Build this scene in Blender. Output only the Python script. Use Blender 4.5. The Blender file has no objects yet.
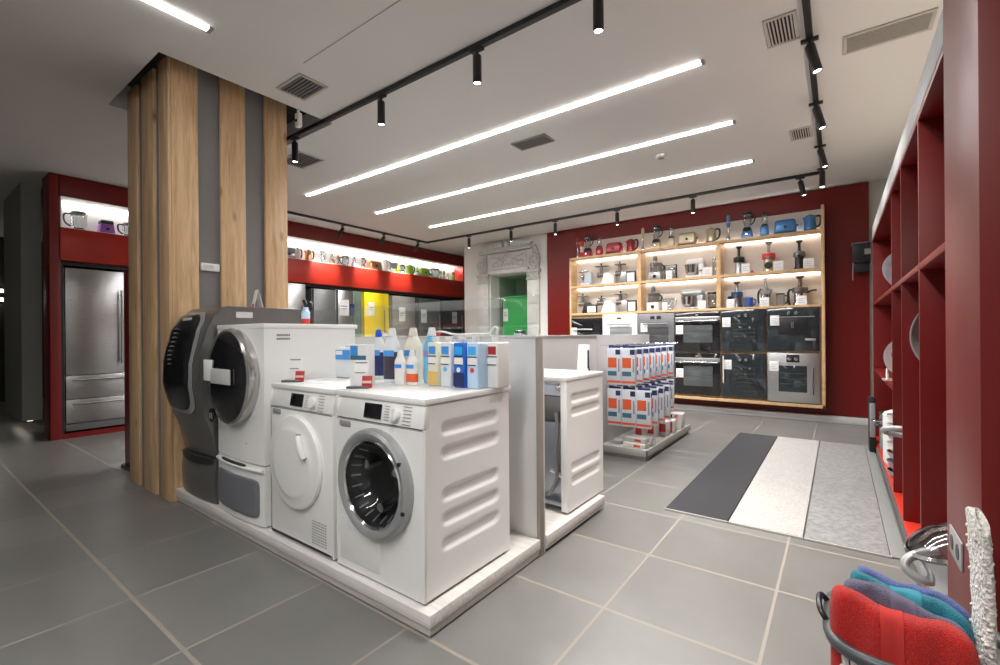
import bpy, bmesh, math, random
from mathutils import Vector, Matrix
random.seed(7)
SC = bpy.context.scene
COL = SC.collection
PI = math.pi
sin, cos, rad = math.sin, math.cos, math.radians
HC = 3.18                      # ceiling height

# ------------------------------------------------------------------ materials
def mat(name, c, rough=.5, metal=0., var=.06, scale=18., stretch=(1, 1, 1), bump=0., bscale=60., rvar=0., coat=0., coords='Object', trans=0., spec=.5, emit=None, es=0., ior=1.45):
    m = bpy.data.materials.new(name); m.use_nodes = True
    nt = m.node_tree; N = nt.nodes; L = nt.links
    b = N['Principled BSDF']
    tc = N.new('ShaderNodeTexCoord'); mp = N.new('ShaderNodeMapping'); mp.inputs['Scale'].default_value = stretch
    L.new(tc.outputs[coords], mp.inputs['Vector'])
    nz = N.new('ShaderNodeTexNoise'); nz.inputs['Scale'].default_value = scale; nz.inputs['Detail'].default_value = 4
    L.new(mp.outputs[0], nz.inputs['Vector'])
    mx = N.new('ShaderNodeMix'); mx.data_type = 'RGBA'
    lo = [max(0, x * (1 - var)) for x in c]; hi = [min(1, x * (1 + var)) for x in c]
    mx.inputs['A'].default_value = (*lo, 1); mx.inputs['B'].default_value = (*hi, 1)
    L.new(nz.outputs['Fac'], mx.inputs['Factor']); L.new(mx.outputs['Result'], b.inputs['Base Color'])
    b.inputs['Roughness'].default_value = rough; b.inputs['Metallic'].default_value = metal
    b.inputs['Coat Weight'].default_value = coat; b.inputs['Coat Roughness'].default_value = .06
    b.inputs['Transmission Weight'].default_value = trans; b.inputs['IOR'].default_value = ior
    b.inputs['Specular IOR Level'].default_value = spec
    if rvar:
        mr = N.new('ShaderNodeMapRange'); mr.inputs['To Min'].default_value = max(.02, rough - rvar); mr.inputs['To Max'].default_value = rough + rvar
        L.new(nz.outputs['Fac'], mr.inputs['Value']); L.new(mr.outputs[0], b.inputs['Roughness'])
    if bump:
        n2 = N.new('ShaderNodeTexNoise'); n2.inputs['Scale'].default_value = bscale; n2.inputs['Detail'].default_value = 3
        L.new(mp.outputs[0], n2.inputs['Vector'])
        bp = N.new('ShaderNodeBump'); bp.inputs['Strength'].default_value = bump; bp.inputs['Distance'].default_value = .01
        L.new(n2.outputs['Fac'], bp.inputs['Height']); L.new(bp.outputs[0], b.inputs['Normal'])
    if emit:
        b.inputs['Emission Color'].default_value = (*emit, 1); b.inputs['Emission Strength'].default_value = es
    return m

def srgb(r, g, b):
    return tuple(((x / 255) / 12.92 if x / 255 < .04045 else ((x / 255 + .055) / 1.055) ** 2.4) for x in (r, g, b))

def wood(name, c1, c2, scale=1.6, stretch=(9, 9, .7), rough=.45, knots=True):
    m = bpy.data.materials.new(name); m.use_nodes = True
    nt = m.node_tree; N = nt.nodes; L = nt.links; b = N['Principled BSDF']
    tc = N.new('ShaderNodeTexCoord'); mp = N.new('ShaderNodeMapping'); mp.inputs['Scale'].default_value = stretch
    L.new(tc.outputs['Object'], mp.inputs['Vector'])
    n1 = N.new('ShaderNodeTexNoise'); n1.inputs['Scale'].default_value = scale; n1.inputs['Detail'].default_value = 8; n1.inputs['Distortion'].default_value = 1.2
    n2 = N.new('ShaderNodeTexNoise'); n2.inputs['Scale'].default_value = scale * 7; n2.inputs['Detail'].default_value = 4
    L.new(mp.outputs[0], n1.inputs['Vector']); L.new(mp.outputs[0], n2.inputs['Vector'])
    ad = N.new('ShaderNodeMath'); ad.operation = 'MULTIPLY_ADD'; ad.inputs[1].default_value = .45
    L.new(n2.outputs['Fac'], ad.inputs[0]); L.new(n1.outputs['Fac'], ad.inputs[2])
    rp = N.new('ShaderNodeValToRGB'); rp.color_ramp.elements[0].position = .45; rp.color_ramp.elements[1].position = .95
    rp.color_ramp.elements[0].color = (*c2, 1); rp.color_ramp.elements[1].color = (*c1, 1)
    L.new(ad.outputs[0], rp.inputs['Fac'])
    out = rp.outputs['Color']
    if knots:
        vo = N.new('ShaderNodeTexVoronoi'); vo.inputs['Scale'].default_value = 1.0
        mk = N.new('ShaderNodeMapping'); mk.inputs['Scale'].default_value = (5, 5, 2.2); L.new(tc.outputs['Object'], mk.inputs['Vector']); L.new(mk.outputs[0], vo.inputs['Vector'])
        kr = N.new('ShaderNodeValToRGB'); kr.color_ramp.elements[0].position = .03; kr.color_ramp.elements[1].position = .14
        kr.color_ramp.elements[0].color = (.3, .22, .16, 1); kr.color_ramp.elements[1].color = (1, 1, 1, 1)
        L.new(vo.outputs['Distance'], kr.inputs['Fac'])
        mm = N.new('ShaderNodeMix'); mm.data_type = 'RGBA'; mm.blend_type = 'MULTIPLY'; mm.inputs['Factor'].default_value = .8
        L.new(out, mm.inputs['A']); L.new(kr.outputs['Color'], mm.inputs['B']); out = mm.outputs['Result']
    L.new(out, b.inputs['Base Color']); b.inputs['Roughness'].default_value = rough
    bp = N.new('ShaderNodeBump'); bp.inputs['Strength'].default_value = .12; bp.inputs['Distance'].default_value = .004
    L.new(n2.outputs['Fac'], bp.inputs['Height']); L.new(bp.outputs[0], b.inputs['Normal'])
    return m

def glassy(name, tint=(.95, .97, .97), base=.12, rough=.02, k=.55):
    """thin clear glass: mostly see-through with a fresnel reflection"""
    m = bpy.data.materials.new(name); m.use_nodes = True
    nt = m.node_tree; N = nt.nodes; L = nt.links
    N.remove(N['Principled BSDF']); o = N['Material Output']
    t = N.new('ShaderNodeBsdfTransparent'); t.inputs['Color'].default_value = (*tint, 1)
    g = N.new('ShaderNodeBsdfGlossy'); g.inputs['Roughness'].default_value = rough; g.inputs['Color'].default_value = (.9, .93, .95, 1)
    lw = N.new('ShaderNodeLayerWeight'); lw.inputs['Blend'].default_value = .35
    ma = N.new('ShaderNodeMath'); ma.operation = 'MULTIPLY_ADD'; ma.inputs[1].default_value = k; ma.inputs[2].default_value = base * .4
    L.new(lw.outputs['Fresnel'], ma.inputs[0])
    mx = N.new('ShaderNodeMixShader'); L.new(ma.outputs[0], mx.inputs['Fac']); L.new(t.outputs[0], mx.inputs[1]); L.new(g.outputs[0], mx.inputs[2])
    L.new(mx.outputs[0], o.inputs['Surface'])
    return m

def emis(name, c, s):
    m = bpy.data.materials.new(name); m.use_nodes = True
    b = m.node_tree.nodes['Principled BSDF']
    b.inputs['Base Color'].default_value = (*[x * .8 for x in c], 1)
    b.inputs['Emission Color'].default_value = (*c, 1); b.inputs['Emission Strength'].default_value = s
    return m

def floor_mat():
    m = bpy.data.materials.new('grey_floor_tiles'); m.use_nodes = True
    nt = m.node_tree; N = nt.nodes; L = nt.links; b = N['Principled BSDF']
    ge = N.new('ShaderNodeNewGeometry'); sp = N.new('ShaderNodeSeparateXYZ'); L.new(ge.outputs['Position'], sp.inputs[0])
    def M(op, a, bb=None, cc=None):
        n = N.new('ShaderNodeMath'); n.operation = op
        for i, v in enumerate((a, bb, cc)):
            if v is None: continue
            if isinstance(v, (int, float)): n.inputs[i].default_value = v
            else: L.new(v, n.inputs[i])
        return n.outputs[0]
    masks = []; cells = []
    for ax, off, w in (('X', .84, .0065), ('Y', -.69, .008)):
        u = M('DIVIDE', M('ADD', sp.outputs[ax], off), .6)
        fr = M('SUBTRACT', u, M('FLOOR', M('ADD', u, .5)))
        masks.append(M('LESS_THAN', M('ABSOLUTE', fr), w / .6))
        cells.append(M('FLOOR', u))
    g = M('MAXIMUM', masks[0], masks[1])
    cv = N.new('ShaderNodeCombineXYZ'); L.new(cells[0], cv.inputs[0]); L.new(cells[1], cv.inputs[1])
    wn = N.new('ShaderNodeTexWhiteNoise'); L.new(cv.outputs[0], wn.inputs['Vector'])
    nz = N.new('ShaderNodeTexNoise'); nz.inputs['Scale'].default_value = 2.2; nz.inputs['Detail'].default_value = 9; nz.inputs['Roughness'].default_value = .65
    va = N.new('ShaderNodeVectorMath'); va.operation = 'ADD'; va2 = N.new('ShaderNodeVectorMath'); va2.operation = 'SCALE'; va2.inputs['Scale'].default_value = 7.
    L.new(cv.outputs[0], va2.inputs[0]); L.new(ge.outputs['Position'], va.inputs[0]); L.new(va2.outputs[0], va.inputs[1]); L.new(va.outputs[0], nz.inputs['Vector'])
    f = M('ADD', M('MULTIPLY', wn.outputs['Value'], .35), M('MULTIPLY', nz.outputs['Fac'], .65))
    rp = N.new('ShaderNodeValToRGB'); rp.color_ramp.elements[0].position = .2; rp.color_ramp.elements[1].position = .8
    rp.color_ramp.elements[0].color = (.14, .138, .131, 1); rp.color_ramp.elements[1].color = (.208, .206, .197, 1)
    L.new(f, rp.inputs['Fac'])
    mx = N.new('ShaderNodeMix'); mx.data_type = 'RGBA'; L.new(g, mx.inputs['Factor']); L.new(rp.outputs[0], mx.inputs['A']); mx.inputs['B'].default_value = (.28, .25, .215, 1)
    L.new(mx.outputs['Result'], b.inputs['Base Color'])
    rr = M('ADD', M('MULTIPLY', nz.outputs['Fac'], .06), .3); L.new(M('MAXIMUM', rr, M('MULTIPLY', g, .7)), b.inputs['Roughness'])
    bp = N.new('ShaderNodeBump'); bp.inputs['Strength'].default_value = .5; bp.inputs['Distance'].default_value = .002; bp.invert = True
    L.new(g, bp.inputs['Height']); L.new(bp.outputs[0], b.inputs['Normal'])
    return m

def cloth(name, c, dark=.65, scale=420., bump=1.0, rough=.95):
    m = mat(name, c, rough, var=.1, scale=6, spec=.2)
    nt = m.node_tree; N = nt.nodes; L = nt.links; b = N['Principled BSDF']
    tc = N['Texture Coordinate']
    n = N.new('ShaderNodeTexNoise'); n.inputs['Scale'].default_value = scale; n.inputs['Detail'].default_value = 2; L.new(tc.outputs['Object'], n.inputs['Vector'])
    bp = N.new('ShaderNodeBump'); bp.inputs['Strength'].default_value = bump; bp.inputs['Distance'].default_value = .006
    L.new(n.outputs['Fac'], bp.inputs['Height']); L.new(bp.outputs[0], b.inputs['Normal'])
    rp = N.new('ShaderNodeValToRGB'); rp.color_ramp.elements[0].position = .35; rp.color_ramp.elements[1].position = .65
    rp.color_ramp.elements[0].color = (dark, dark, dark, 1); rp.color_ramp.elements[1].color = (1.1, 1.1, 1.1, 1)
    L.new(n.outputs['Fac'], rp.inputs['Fac'])
    src = b.inputs['Base Color'].links[0].from_socket
    mm = N.new('ShaderNodeMix'); mm.data_type = 'RGBA'; mm.blend_type = 'MULTIPLY'; mm.inputs['Factor'].default_value = 1
    L.new(src, mm.inputs['A']); L.new(rp.outputs[0], mm.inputs['B']); L.new(mm.outputs['Result'], b.inputs['Base Color'])
    b.inputs['Sheen Weight'].default_value = .15
    return m

WHITE = mat('white_enamel', (.83, .83, .82), .28, var=.015, coat=.15)
WHITE2 = mat('white_plastic', (.8, .8, .79), .4, var=.02)
PAPER = mat('white_card', (.85, .85, .84), .6, var=.03)
LGREY = mat('light_grey_laminate', (.6, .595, .59), .42, var=.05, scale=5)
MGREY = mat('mid_grey_plastic', (.3, .3, .31), .4)
SILV = mat('silver_plastic', (.4, .41, .415), .34, .45, var=.03)
CHROME = mat('chrome', (.75, .76, .78), .12, 1., var=.03)
STEEL = mat('brushed_steel', (.42, .42, .425), .3, 1., var=.1, scale=9, stretch=(1, 1, 60), rvar=.08)
STEELH = mat('brushed_steel_horizontal', (.6, .6, .61), .34, 1., var=.1, scale=9, stretch=(1, 1, 60), rvar=.08)
DSTEEL = mat('dark_steel', (.2, .2, .21), .35, .9, var=.08, scale=8, stretch=(1, 1, 40))
BLACK = mat('black_plastic', (.018, .018, .02), .38)
GBLACK = mat('gloss_black', (.012, .012, .014), .07, var=.2, coat=.6)
BGLASS = mat('dark_oven_glass', (.02, .025, .028), .05, var=.3, scale=3, coat=.8)
SGLASS = mat('slate_oven_glass', (.022, .03, .035), .06, var=.3, scale=4, coat=.6)
GRAPH = mat('graphite_paint', (.24, .235, .23), .3, .7, var=.05)
OVGREY = mat('oven_grey_paint', (.2, .2, .215), .35, .4, var=.04)
SLATE = mat('slate_fridge', (.18, .185, .19), .3, .5, var=.06)
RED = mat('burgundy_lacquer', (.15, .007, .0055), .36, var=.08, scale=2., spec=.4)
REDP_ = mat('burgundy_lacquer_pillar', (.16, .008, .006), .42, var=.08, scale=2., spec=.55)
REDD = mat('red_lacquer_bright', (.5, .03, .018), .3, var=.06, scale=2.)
CEILM = mat('grey_ceiling_paint', (.73, .715, .7), .9, var=.02, scale=1.5, coords='Object')
WALLM = mat('warm_grey_wall_paint', (.5, .48, .44), .85, var=.03, scale=2)
DWALL = mat('dark_grey_wall_paint', (.06, .062, .06), .7, var=.08, scale=2)
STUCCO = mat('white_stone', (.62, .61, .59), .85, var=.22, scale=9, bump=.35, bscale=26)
STONEG = mat('sketchy_grey_stone', (.5, .5, .49), .85, var=.45, scale=26, bump=.8, bscale=60)  # mottled grey of the carved parts, like sketched lines
FLOORM = floor_mat()
OAK = wood('oak_slat', srgb(224, 189, 148), srgb(174, 138, 100))
LWOOD = wood('light_beech', srgb(226, 192, 148), srgb(196, 158, 112), 1.2, (9, .9, 9), knots=False)
WHWOOD = wood('white_oak_laminate', srgb(205, 200, 196), srgb(168, 163, 160), 2.5, (.8, .8, 16), knots=False, rough=.5)
WHWOODY = wood('white_oak_laminate_top', srgb(226, 222, 218), srgb(196, 192, 190), 2.5, (.8, 16, 16), knots=False, rough=.45)
GAP = mat('column_grey_infill', (.2, .195, .195), .5, var=.05)
NICHEW = mat('niche_white', (.8, .79, .77), .7, var=.02)
BACKW = mat('cream_back_panel', (.66, .6, .54), .7, var=.03)
GLASS = glassy('clear_glass', k=.3)
JAR = glassy('jar_glass', (.86, .88, .89), .3)
SCREEN = glassy('glass_screen', (.97, .98, .98), .02, k=.22)
BLUEP = mat('blue_metallic', (.06, .22, .5), .28, .3, coat=.3)
REDP = mat('red_metallic', (.36, .035, .05), .28, .3, coat=.3)
REDL = mat('red_paint', (.62, .05, .035), .35)
CREAM = mat('champagne_metallic', (.55, .47, .33), .3, .5)
COPPER = mat('copper', (.62, .3, .16), .3, .8)
GREENP = mat('lime_green', (.3, .45, .06), .35)
PURP = mat('purple_plastic', (.32, .1, .42), .35)
YELL = mat('yellow_enamel', (.85, .66, .015), .3, coat=.3)
GRN = mat('green_enamel', (.01, .38, .08), .3, coat=.3)
PGRN = mat('painted_green_reflection', (.17, .23, .18), .2, .3)  # green reflection on the silver fridge, put into the door colour
ORANGE = mat('orange_print', (.8, .13, .04), .5)
NAVY = mat('navy_print', (.02, .03, .12), .45)
TEALP = mat('petrol_print', (.06, .16, .24), .5)
SKYB = mat('sky_blue_print', (.06, .3, .75), .45)
CYANB = mat('light_blue_liquid', (.15, .5, .8), .25, coat=.2)
DBLUE = mat('deep_blue_liquid', (.03, .16, .6), .25, coat=.2)
PBLUE = mat('pale_blue_liquid', (.5, .68, .88), .3)
AMBER = mat('amber_liquid', (.72, .5, .16), .3)
CREAMP = mat('cream_plastic', (.78, .73, .62), .35)
TRANSW = mat('translucent_white_plastic', (.72, .76, .79), .35)
REDK = mat('red_card', (.42, .03, .03), .5)
STEELP = mat('polished_steel', (.62, .63, .66), .16, 1., var=.05)
TOWR = cloth('red_terry', (.62, .025, .02)); TOWB = cloth('blue_terry', (.13, .17, .42)); TOWT = cloth('teal_terry', (.03, .25, .34)); TOWG = cloth('grey_purple_terry', (.16, .15, .23))
MATW = cloth('white_bobble_mat', (.8, .78, .74), .62, 110., 1.6)
RUGD = cloth('charcoal_rug', (.052, .052, .06), .45, 150., .8); RUGW = cloth('cream_rug', (.43, .42, .405), .86, 60., .6); RUGG = cloth('silver_rug', (.24, .24, .24), .8, 40., .6)
LEDM = emis('led_diffuser', (1, .985, .96), 22.)
STRIP = emis('shelf_led', (1, .94, .86), 9.)
STRIPW = emis('niche_led', (1, .96, .92), 26.)
LENS = emis('spot_lens', (1, .98, .95), 14.)

# ------------------------------------------------------------------ mesh builder
class MB:
    def __init__(s): s.bm = bmesh.new()
    def _new(s, tmp, xf=None, mi=0):
        if xf is not None: tmp.transform(xf)
        for f in tmp.faces: f.material_index = mi
        me = bpy.data.meshes.new('t'); tmp.to_mesh(me); tmp.free(); s.bm.from_mesh(me); bpy.data.meshes.remove(me)
        return s
    def box(s, x0, y0, z0, x1, y1, z1, bev=0., seg=2, xf=None, mi=0, taper=None):
        t = bmesh.new(); r = bmesh.ops.create_cube(t, size=1)
        for v in t.verts:
            v.co = Vector(((x0 + x1) / 2 + v.co.x * (x1 - x0), (y0 + y1) / 2 + v.co.y * (y1 - y0), (z0 + z1) / 2 + v.co.z * (z1 - z0)))
            if taper and v.co.z > (z0 + z1) / 2:
                v.co.x = (x0 + x1) / 2 + (v.co.x - (x0 + x1) / 2) * taper; v.co.y = (y0 + y1) / 2 + (v.co.y - (y0 + y1) / 2) * taper
        if bev: bmesh.ops.bevel(t, geom=list(t.edges), offset=bev, segments=seg, profile=.5, affect='EDGES')
        return s._new(t, xf, mi)
    def lathe(s, prof, n=24, o=(0, 0, 0), axis='z', sc=(1, 1), a0=0., a1=2 * PI, xf=None, mi=0):
        t = bmesh.new(); full = abs(a1 - a0 - 2 * PI) < 1e-6; rings = []
        k = n if full else n + 1
        for r, z in prof:
            if r < 1e-6: rings.append([t.verts.new((0, 0, z))])
            else: rings.append([t.verts.new((r * cos(a0 + (a1 - a0) * i / n) * sc[0], r * sin(a0 + (a1 - a0) * i / n) * sc[1], z)) for i in range(k)])
        for a, b in zip(rings, rings[1:]):
            for i in range(n):
                j = (i + 1) % k
                q = [a[0] if len(a) == 1 else a[i], a[0] if len(a) == 1 else a[j], b[0] if len(b) == 1 else b[j], b[0] if len(b) == 1 else b[i]]
                u = []
                for v in q:
                    if v not in u: u.append(v)
                if len(u) > 2:
                    try: t.faces.new(u)
                    except ValueError: pass
        M = Matrix.Translation(o)
        if axis == 'y': M = M @ Matrix.Rotation(PI / 2, 4, 'X')      # local z -> -y
        if axis == 'x': M = M @ Matrix.Rotation(PI / 2, 4, 'Y')
        bmesh.ops.recalc_face_normals(t, faces=list(t.faces))
        return s._new(t, (xf @ M) if xf is not None else M, mi)
    def cyl(s, p0, p1, r0, r1=None, n=16, mi=0):
        r1 = r0 if r1 is None else r1
        p0, p1 = Vector(p0), Vector(p1); d = p1 - p0; l = d.length
        q = Vector((0, 0, 1)).rotation_difference(d.normalized()).to_matrix().to_4x4()
        return s.lathe([(0, 0), (r0, 0), (r1, l), (0, l)], n, xf=Matrix.Translation(p0) @ q, mi=mi)
    def tube(s, pts, r, n=8, closed=False, mi=0, smooth=0):
        P = [Vector(p) for p in pts]
        for _ in range(smooth):
            Q = []
            rng = range(len(P)) if closed else range(len(P) - 1)
            if not closed: Q.append(P[0])
            for i in rng:
                a, b = P[i], P[(i + 1) % len(P)]
                Q += [a * .75 + b * .25, a * .25 + b * .75]
            if not closed: Q.append(P[-1])
            P = Q
        t = bmesh.new(); rings = []; m = len(P); up = None
        for i, p in enumerate(P):
            a = P[i - 1] if (i or closed) else P[0]; b = P[(i + 1) % m] if (i < m - 1 or closed) else P[-1]
            d = (b - a).normalized()
            if up is None:
                up = Vector((0, 0, 1)) if abs(d.z) < .9 else Vector((1, 0, 0))
            x = d.cross(up).normalized(); up = x.cross(d).normalized()
            rr = r(i / (m - 1)) if callable(r) else r
            rings.append([t.verts.new(p + (x * cos(2 * PI * k / n) + up * sin(2 * PI * k / n)) * rr) for k in range(n)])
        for i in range(m if closed else m - 1):
            A, B = rings[i], rings[(i + 1) % m]
            for k in range(n): t.faces.new((A[k], A[(k + 1) % n], B[(k + 1) % n], B[k]))
        if not closed: t.faces.new(rings[0][::-1]); t.faces.new(rings[-1])
        bmesh.ops.recalc_face_normals(t, faces=list(t.faces))
        return s._new(t, None, mi)
    def prism(s, poly, plane, a, b, bev=0., mi=0, xf=None):
        """polygon in a plane ('xz','yz','xy') pulled from a to b along the third axis"""
        t = bmesh.new()
        def P(u, v, w): return {'xz': (u, w, v), 'yz': (w, u, v), 'xy': (u, v, w)}[plane]
        A = [t.verts.new(P(u, v, a)) for u, v in poly]; B = [t.verts.new(P(u, v, b)) for u, v in poly]
        t.faces.new(A); t.faces.new(B[::-1]); n = len(poly)
        for i in range(n): t.faces.new((A[i], B[i], B[(i + 1) % n], A[(i + 1) % n]))
        bmesh.ops.recalc_face_normals(t, faces=list(t.faces))
        if bev: bmesh.ops.bevel(t, geom=list(t.edges), offset=bev, segments=2, profile=.5, affect='EDGES')
        return s._new(t, xf, mi)
    def grid(s, fn, nu, nv, mi=0, closed_u=False):
        t = bmesh.new(); V = [[t.verts.new(fn(i / nu, j / nv)) for j in range(nv + 1)] for i in range(nu if closed_u else nu + 1)]
        for i in range(nu):
            for j in range(nv):
                t.faces.new((V[i][j], V[(i + 1) % len(V)][j], V[(i + 1) % len(V)][j + 1], V[i][j + 1]))
        return s._new(t, None, mi)
    def sphere(s, c, r, sc=(1, 1, 1), n=16, mi=0):
        t = bmesh.new(); bmesh.ops.create_uvsphere(t, u_segments=n, v_segments=max(6, n // 2), radius=r)
        return s._new(t, Matrix.Translation(c) @ Matrix.Diagonal((*sc, 1)), mi)
    def build(s, name, m, parent=None, loc=(0, 0, 0), rot=(0, 0, 0), ang=38, flat=False, label=None):
        me = bpy.data.meshes.new(name); bmesh.ops.remove_doubles(s.bm, verts=s.bm.verts, dist=1e-6)
        s.bm.to_mesh(me); s.bm.free()
        for mm in (m if isinstance(m, (list, tuple)) else [m]): me.materials.append(mm)
        if not flat:
            me.polygons.foreach_set('use_smooth', [True] * len(me.polygons)); me.set_sharp_from_angle(angle=rad(ang))
        o = bpy.data.objects.new(name, me); COL.objects.link(o)
        o.location = loc; o.rotation_euler = rot
        if parent: o.parent = parent
        if label: o['label'] = label
        return o

def tag(o, label, cat, group=None):
    o['label'] = label; o['category'] = cat
    if group: o['group'] = group
    return o
def thing(name, label, cat, loc=(0, 0, 0), rz=0., group=None):
    o = bpy.data.objects.new(name, None); COL.objects.link(o); o.empty_display_size = .1
    o.location = loc; o.rotation_euler = (0, 0, rz)
    return tag(o, label, cat, group)
def struct(name, mb, m, parent=None, **k):
    o = mb.build(name, m, parent, **k)
    if not parent: o['kind'] = 'structure'
    return o
def dup(root, loc, rz=None, label=None, group=None):
    r = root.copy(); COL.objects.link(r); r.location = loc
    if rz is not None: r.rotation_euler = (root.rotation_euler[0], root.rotation_euler[1], rz)
    if label: r['label'] = label
    if group: r['group'] = group
    def rec(a, b):
        for ch in list(a.children):
            c = ch.copy(); COL.objects.link(c); c.parent = b
            if ch.type == 'LIGHT': c.data = ch.data
            rec(ch, c)
    rec(root, r)
    return r
def remat(root, table):
    """give a copy other materials: {part name: material}"""
    def rec(o):
        for ch in o.children:
            k = ch.name.split('.')[0]
            if k in table:
                ch.data = ch.data.copy(); ch.data.materials[0] = table[k]
            rec(ch)
    rec(root)
def area(name, loc, rot, sx, sy, e, c=(1, .975, .95), parent=None, spread=rad(150)):
    l = bpy.data.lights.new(name, 'AREA'); l.shape = 'RECTANGLE'; l.size = sx; l.size_y = sy; l.energy = e; l.color = c; l.spread = spread
    o = bpy.data.objects.new(name, l); COL.objects.link(o); o.location = loc; o.rotation_euler = rot
    if parent: o.parent = parent
    return o
# ------------------------------------------------------------------ camera
cam = bpy.data.cameras.new('camera'); co = bpy.data.objects.new('camera', cam); COL.objects.link(co); SC.camera = co
cam.sensor_fit = 'HORIZONTAL'; cam.sensor_width = 36; cam.lens = 457.78 / 1000 * 36; cam.shift_y = 2.745 / 1000; cam.clip_start = .02
yaw, rol = rad(36.464), rad(-.4524)
F = Vector((-sin(yaw), cos(yaw), 0)); R0 = Vector((cos(yaw), sin(yaw), 0)); U0 = Vector((0, 0, 1))
R = R0 * cos(rol) + U0 * sin(rol); U = U0 * cos(rol) - R0 * sin(rol)
co.matrix_world = Matrix(((R.x, U.x, -F.x, 0), (R.y, U.y, -F.y, 0), (R.z, U.z, -F.z, 1.206), (0, 0, 0, 1)))

# ------------------------------------------------------------------ the room
fl = struct('floor', MB().box(-14, -4, -.1, 2.2, 10, 0), FLOORM, flat=True)
CX0, CX1, CY0, CY1 = -4.95, -3.76, 1.15, 2.5       # opening round the column
m = MB()
m.box(-14, -4, HC, CX0, 10, HC + .3); m.box(CX1, -4, HC, 2.2, 10, HC + .3)
m.box(CX0, -4, HC, CX1, CY0, HC + .3); m.box(CX0, CY1, HC, CX1, 10, HC + .3)
struct('ceiling', m, CEILM, flat=True)
struct('trim_1', MB().box(CX0 - .02, CY0 - .02, HC + .22, CX1 + .02, CY1 + .02, HC + .3), mat('ceiling_shaft_dark', (.03, .03, .03), .9), flat=True)
# thin joint lines of the ceiling hatch
z = HC - .0015
struct('trim_2', MB().box(-3.09, 1.82, z, -1.35, 1.826, HC + .001), mat('ceiling_joint', (.3, .285, .27), .9), flat=True)
struct('wall_rear', MB().box(-4.51, 7.70, 0, 2.2, 7.9, HC), WALLM, flat=True)
struct('wall_rear_red_panel', MB().box(-4.51, 7.655, .09, .33, 7.70, 3.17, .002), RED, flat=True)
struct('baseboard_rear', MB().box(-4.51, 7.56, 0, .36, 7.655, .085, .004), LGREY)
struct('wall_right', MB().box(.76, -4, 0, .9, 7.7, HC), WALLM, flat=True)
struct('wall_left', MB().box(-8.7, 1.5, 0, -8.5, 9.2, HC), DWALL, flat=True)
struct('wall_far', MB().box(-8.7, 9.0, 0, -4.4, 9.2, HC), WALLM, flat=True)
m = MB(); m.box(-13.2, -4, 0, -13, 10, HC); struct('wall_far_left', m, DWALL, flat=True)
m = MB(); m.box(-14, 3.2, 0, -8.7, 3.4, HC); struct('wall_back_hall', m, DWALL, flat=True)
# floating dark partition block beside the red cabinet
m = MB(); m.box(-9.6, 1.055, .17, -8.27, 1.24, HC)
struct('wall_hall_block', m, mat('dark_taupe_panel', (.28, .285, .265), .6), flat=True)
t = thing('under_glow_strip', 'thin light strip glowing under the floating dark wall block', 'light', (-8.9, 1.17, 0))
MB().box(-.6, -.05, .145, .5, .0, .16).build('diffuser', emis('warm_strip', (1, .9, .75), 1.5), t)
MB().box(-.62, -.07, .155, .52, .02, .17).build('housing', BLACK, t)
t = thing('wall_lamp', 'twin bright linear lamp on the dark hall wall', 'lamp', (-12.98, 1.14, 2.05))
MB().box(0, -.28, -.12, .05, .28, .12, .01).build('housing', BLACK, t)
for zz in (-.085, .085): MB().box(.05, -.27, zz - .03, .07, .27, zz + .03).build('tube', emis('lamp_tube', (1, .95, .8), 9.), t)

# white plaster wall with the carved stone portal (left of the ovens)
PX0, PX1, PZ = -5.92, -5.0, 2.47
m = MB(); m.box(-6.66, 7.70, 0, PX0, 8.0, HC); m.box(PX1, 7.70, 0, -4.51, 8.0, HC); m.box(PX0, 7.70, PZ, PX1, 8.0, HC)
struct('wall_rear_left', m, mat('white_plaster', (.66, .65, .62), .85, var=.04, scale=3, bump=.1, bscale=20), flat=True)
m = MB(); m.box(PX0 - .02, 8.62, 0, PX1 + .02, 8.68, PZ + .1); m.box(PX0 - .06, 8.0, 0, PX0, 8.68, PZ + .1); m.box(PX1, 8.0, 0, PX1 + .06, 8.68, PZ + .1); m.box(PX0 - .06, 8.0, PZ, PX1 + .06, 8.68, PZ + .1)
struct('wall_niche', m, mat('niche_green_reflection', (.3, .4, .3), .8), flat=True)  # green cast reflected into the niche, put into the wall colour
struct('wall_niche_panel', MB().box(-5.3, 8.55, 1.9, PX1, 8.62, PZ), BLACK, flat=True)
po = thing('stone_portal', 'carved grey white stone portal framing the niche with the green fridge', 'portal', (-5.46, 7.70, 0))
hw = (PX1 - PX0) / 2
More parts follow.
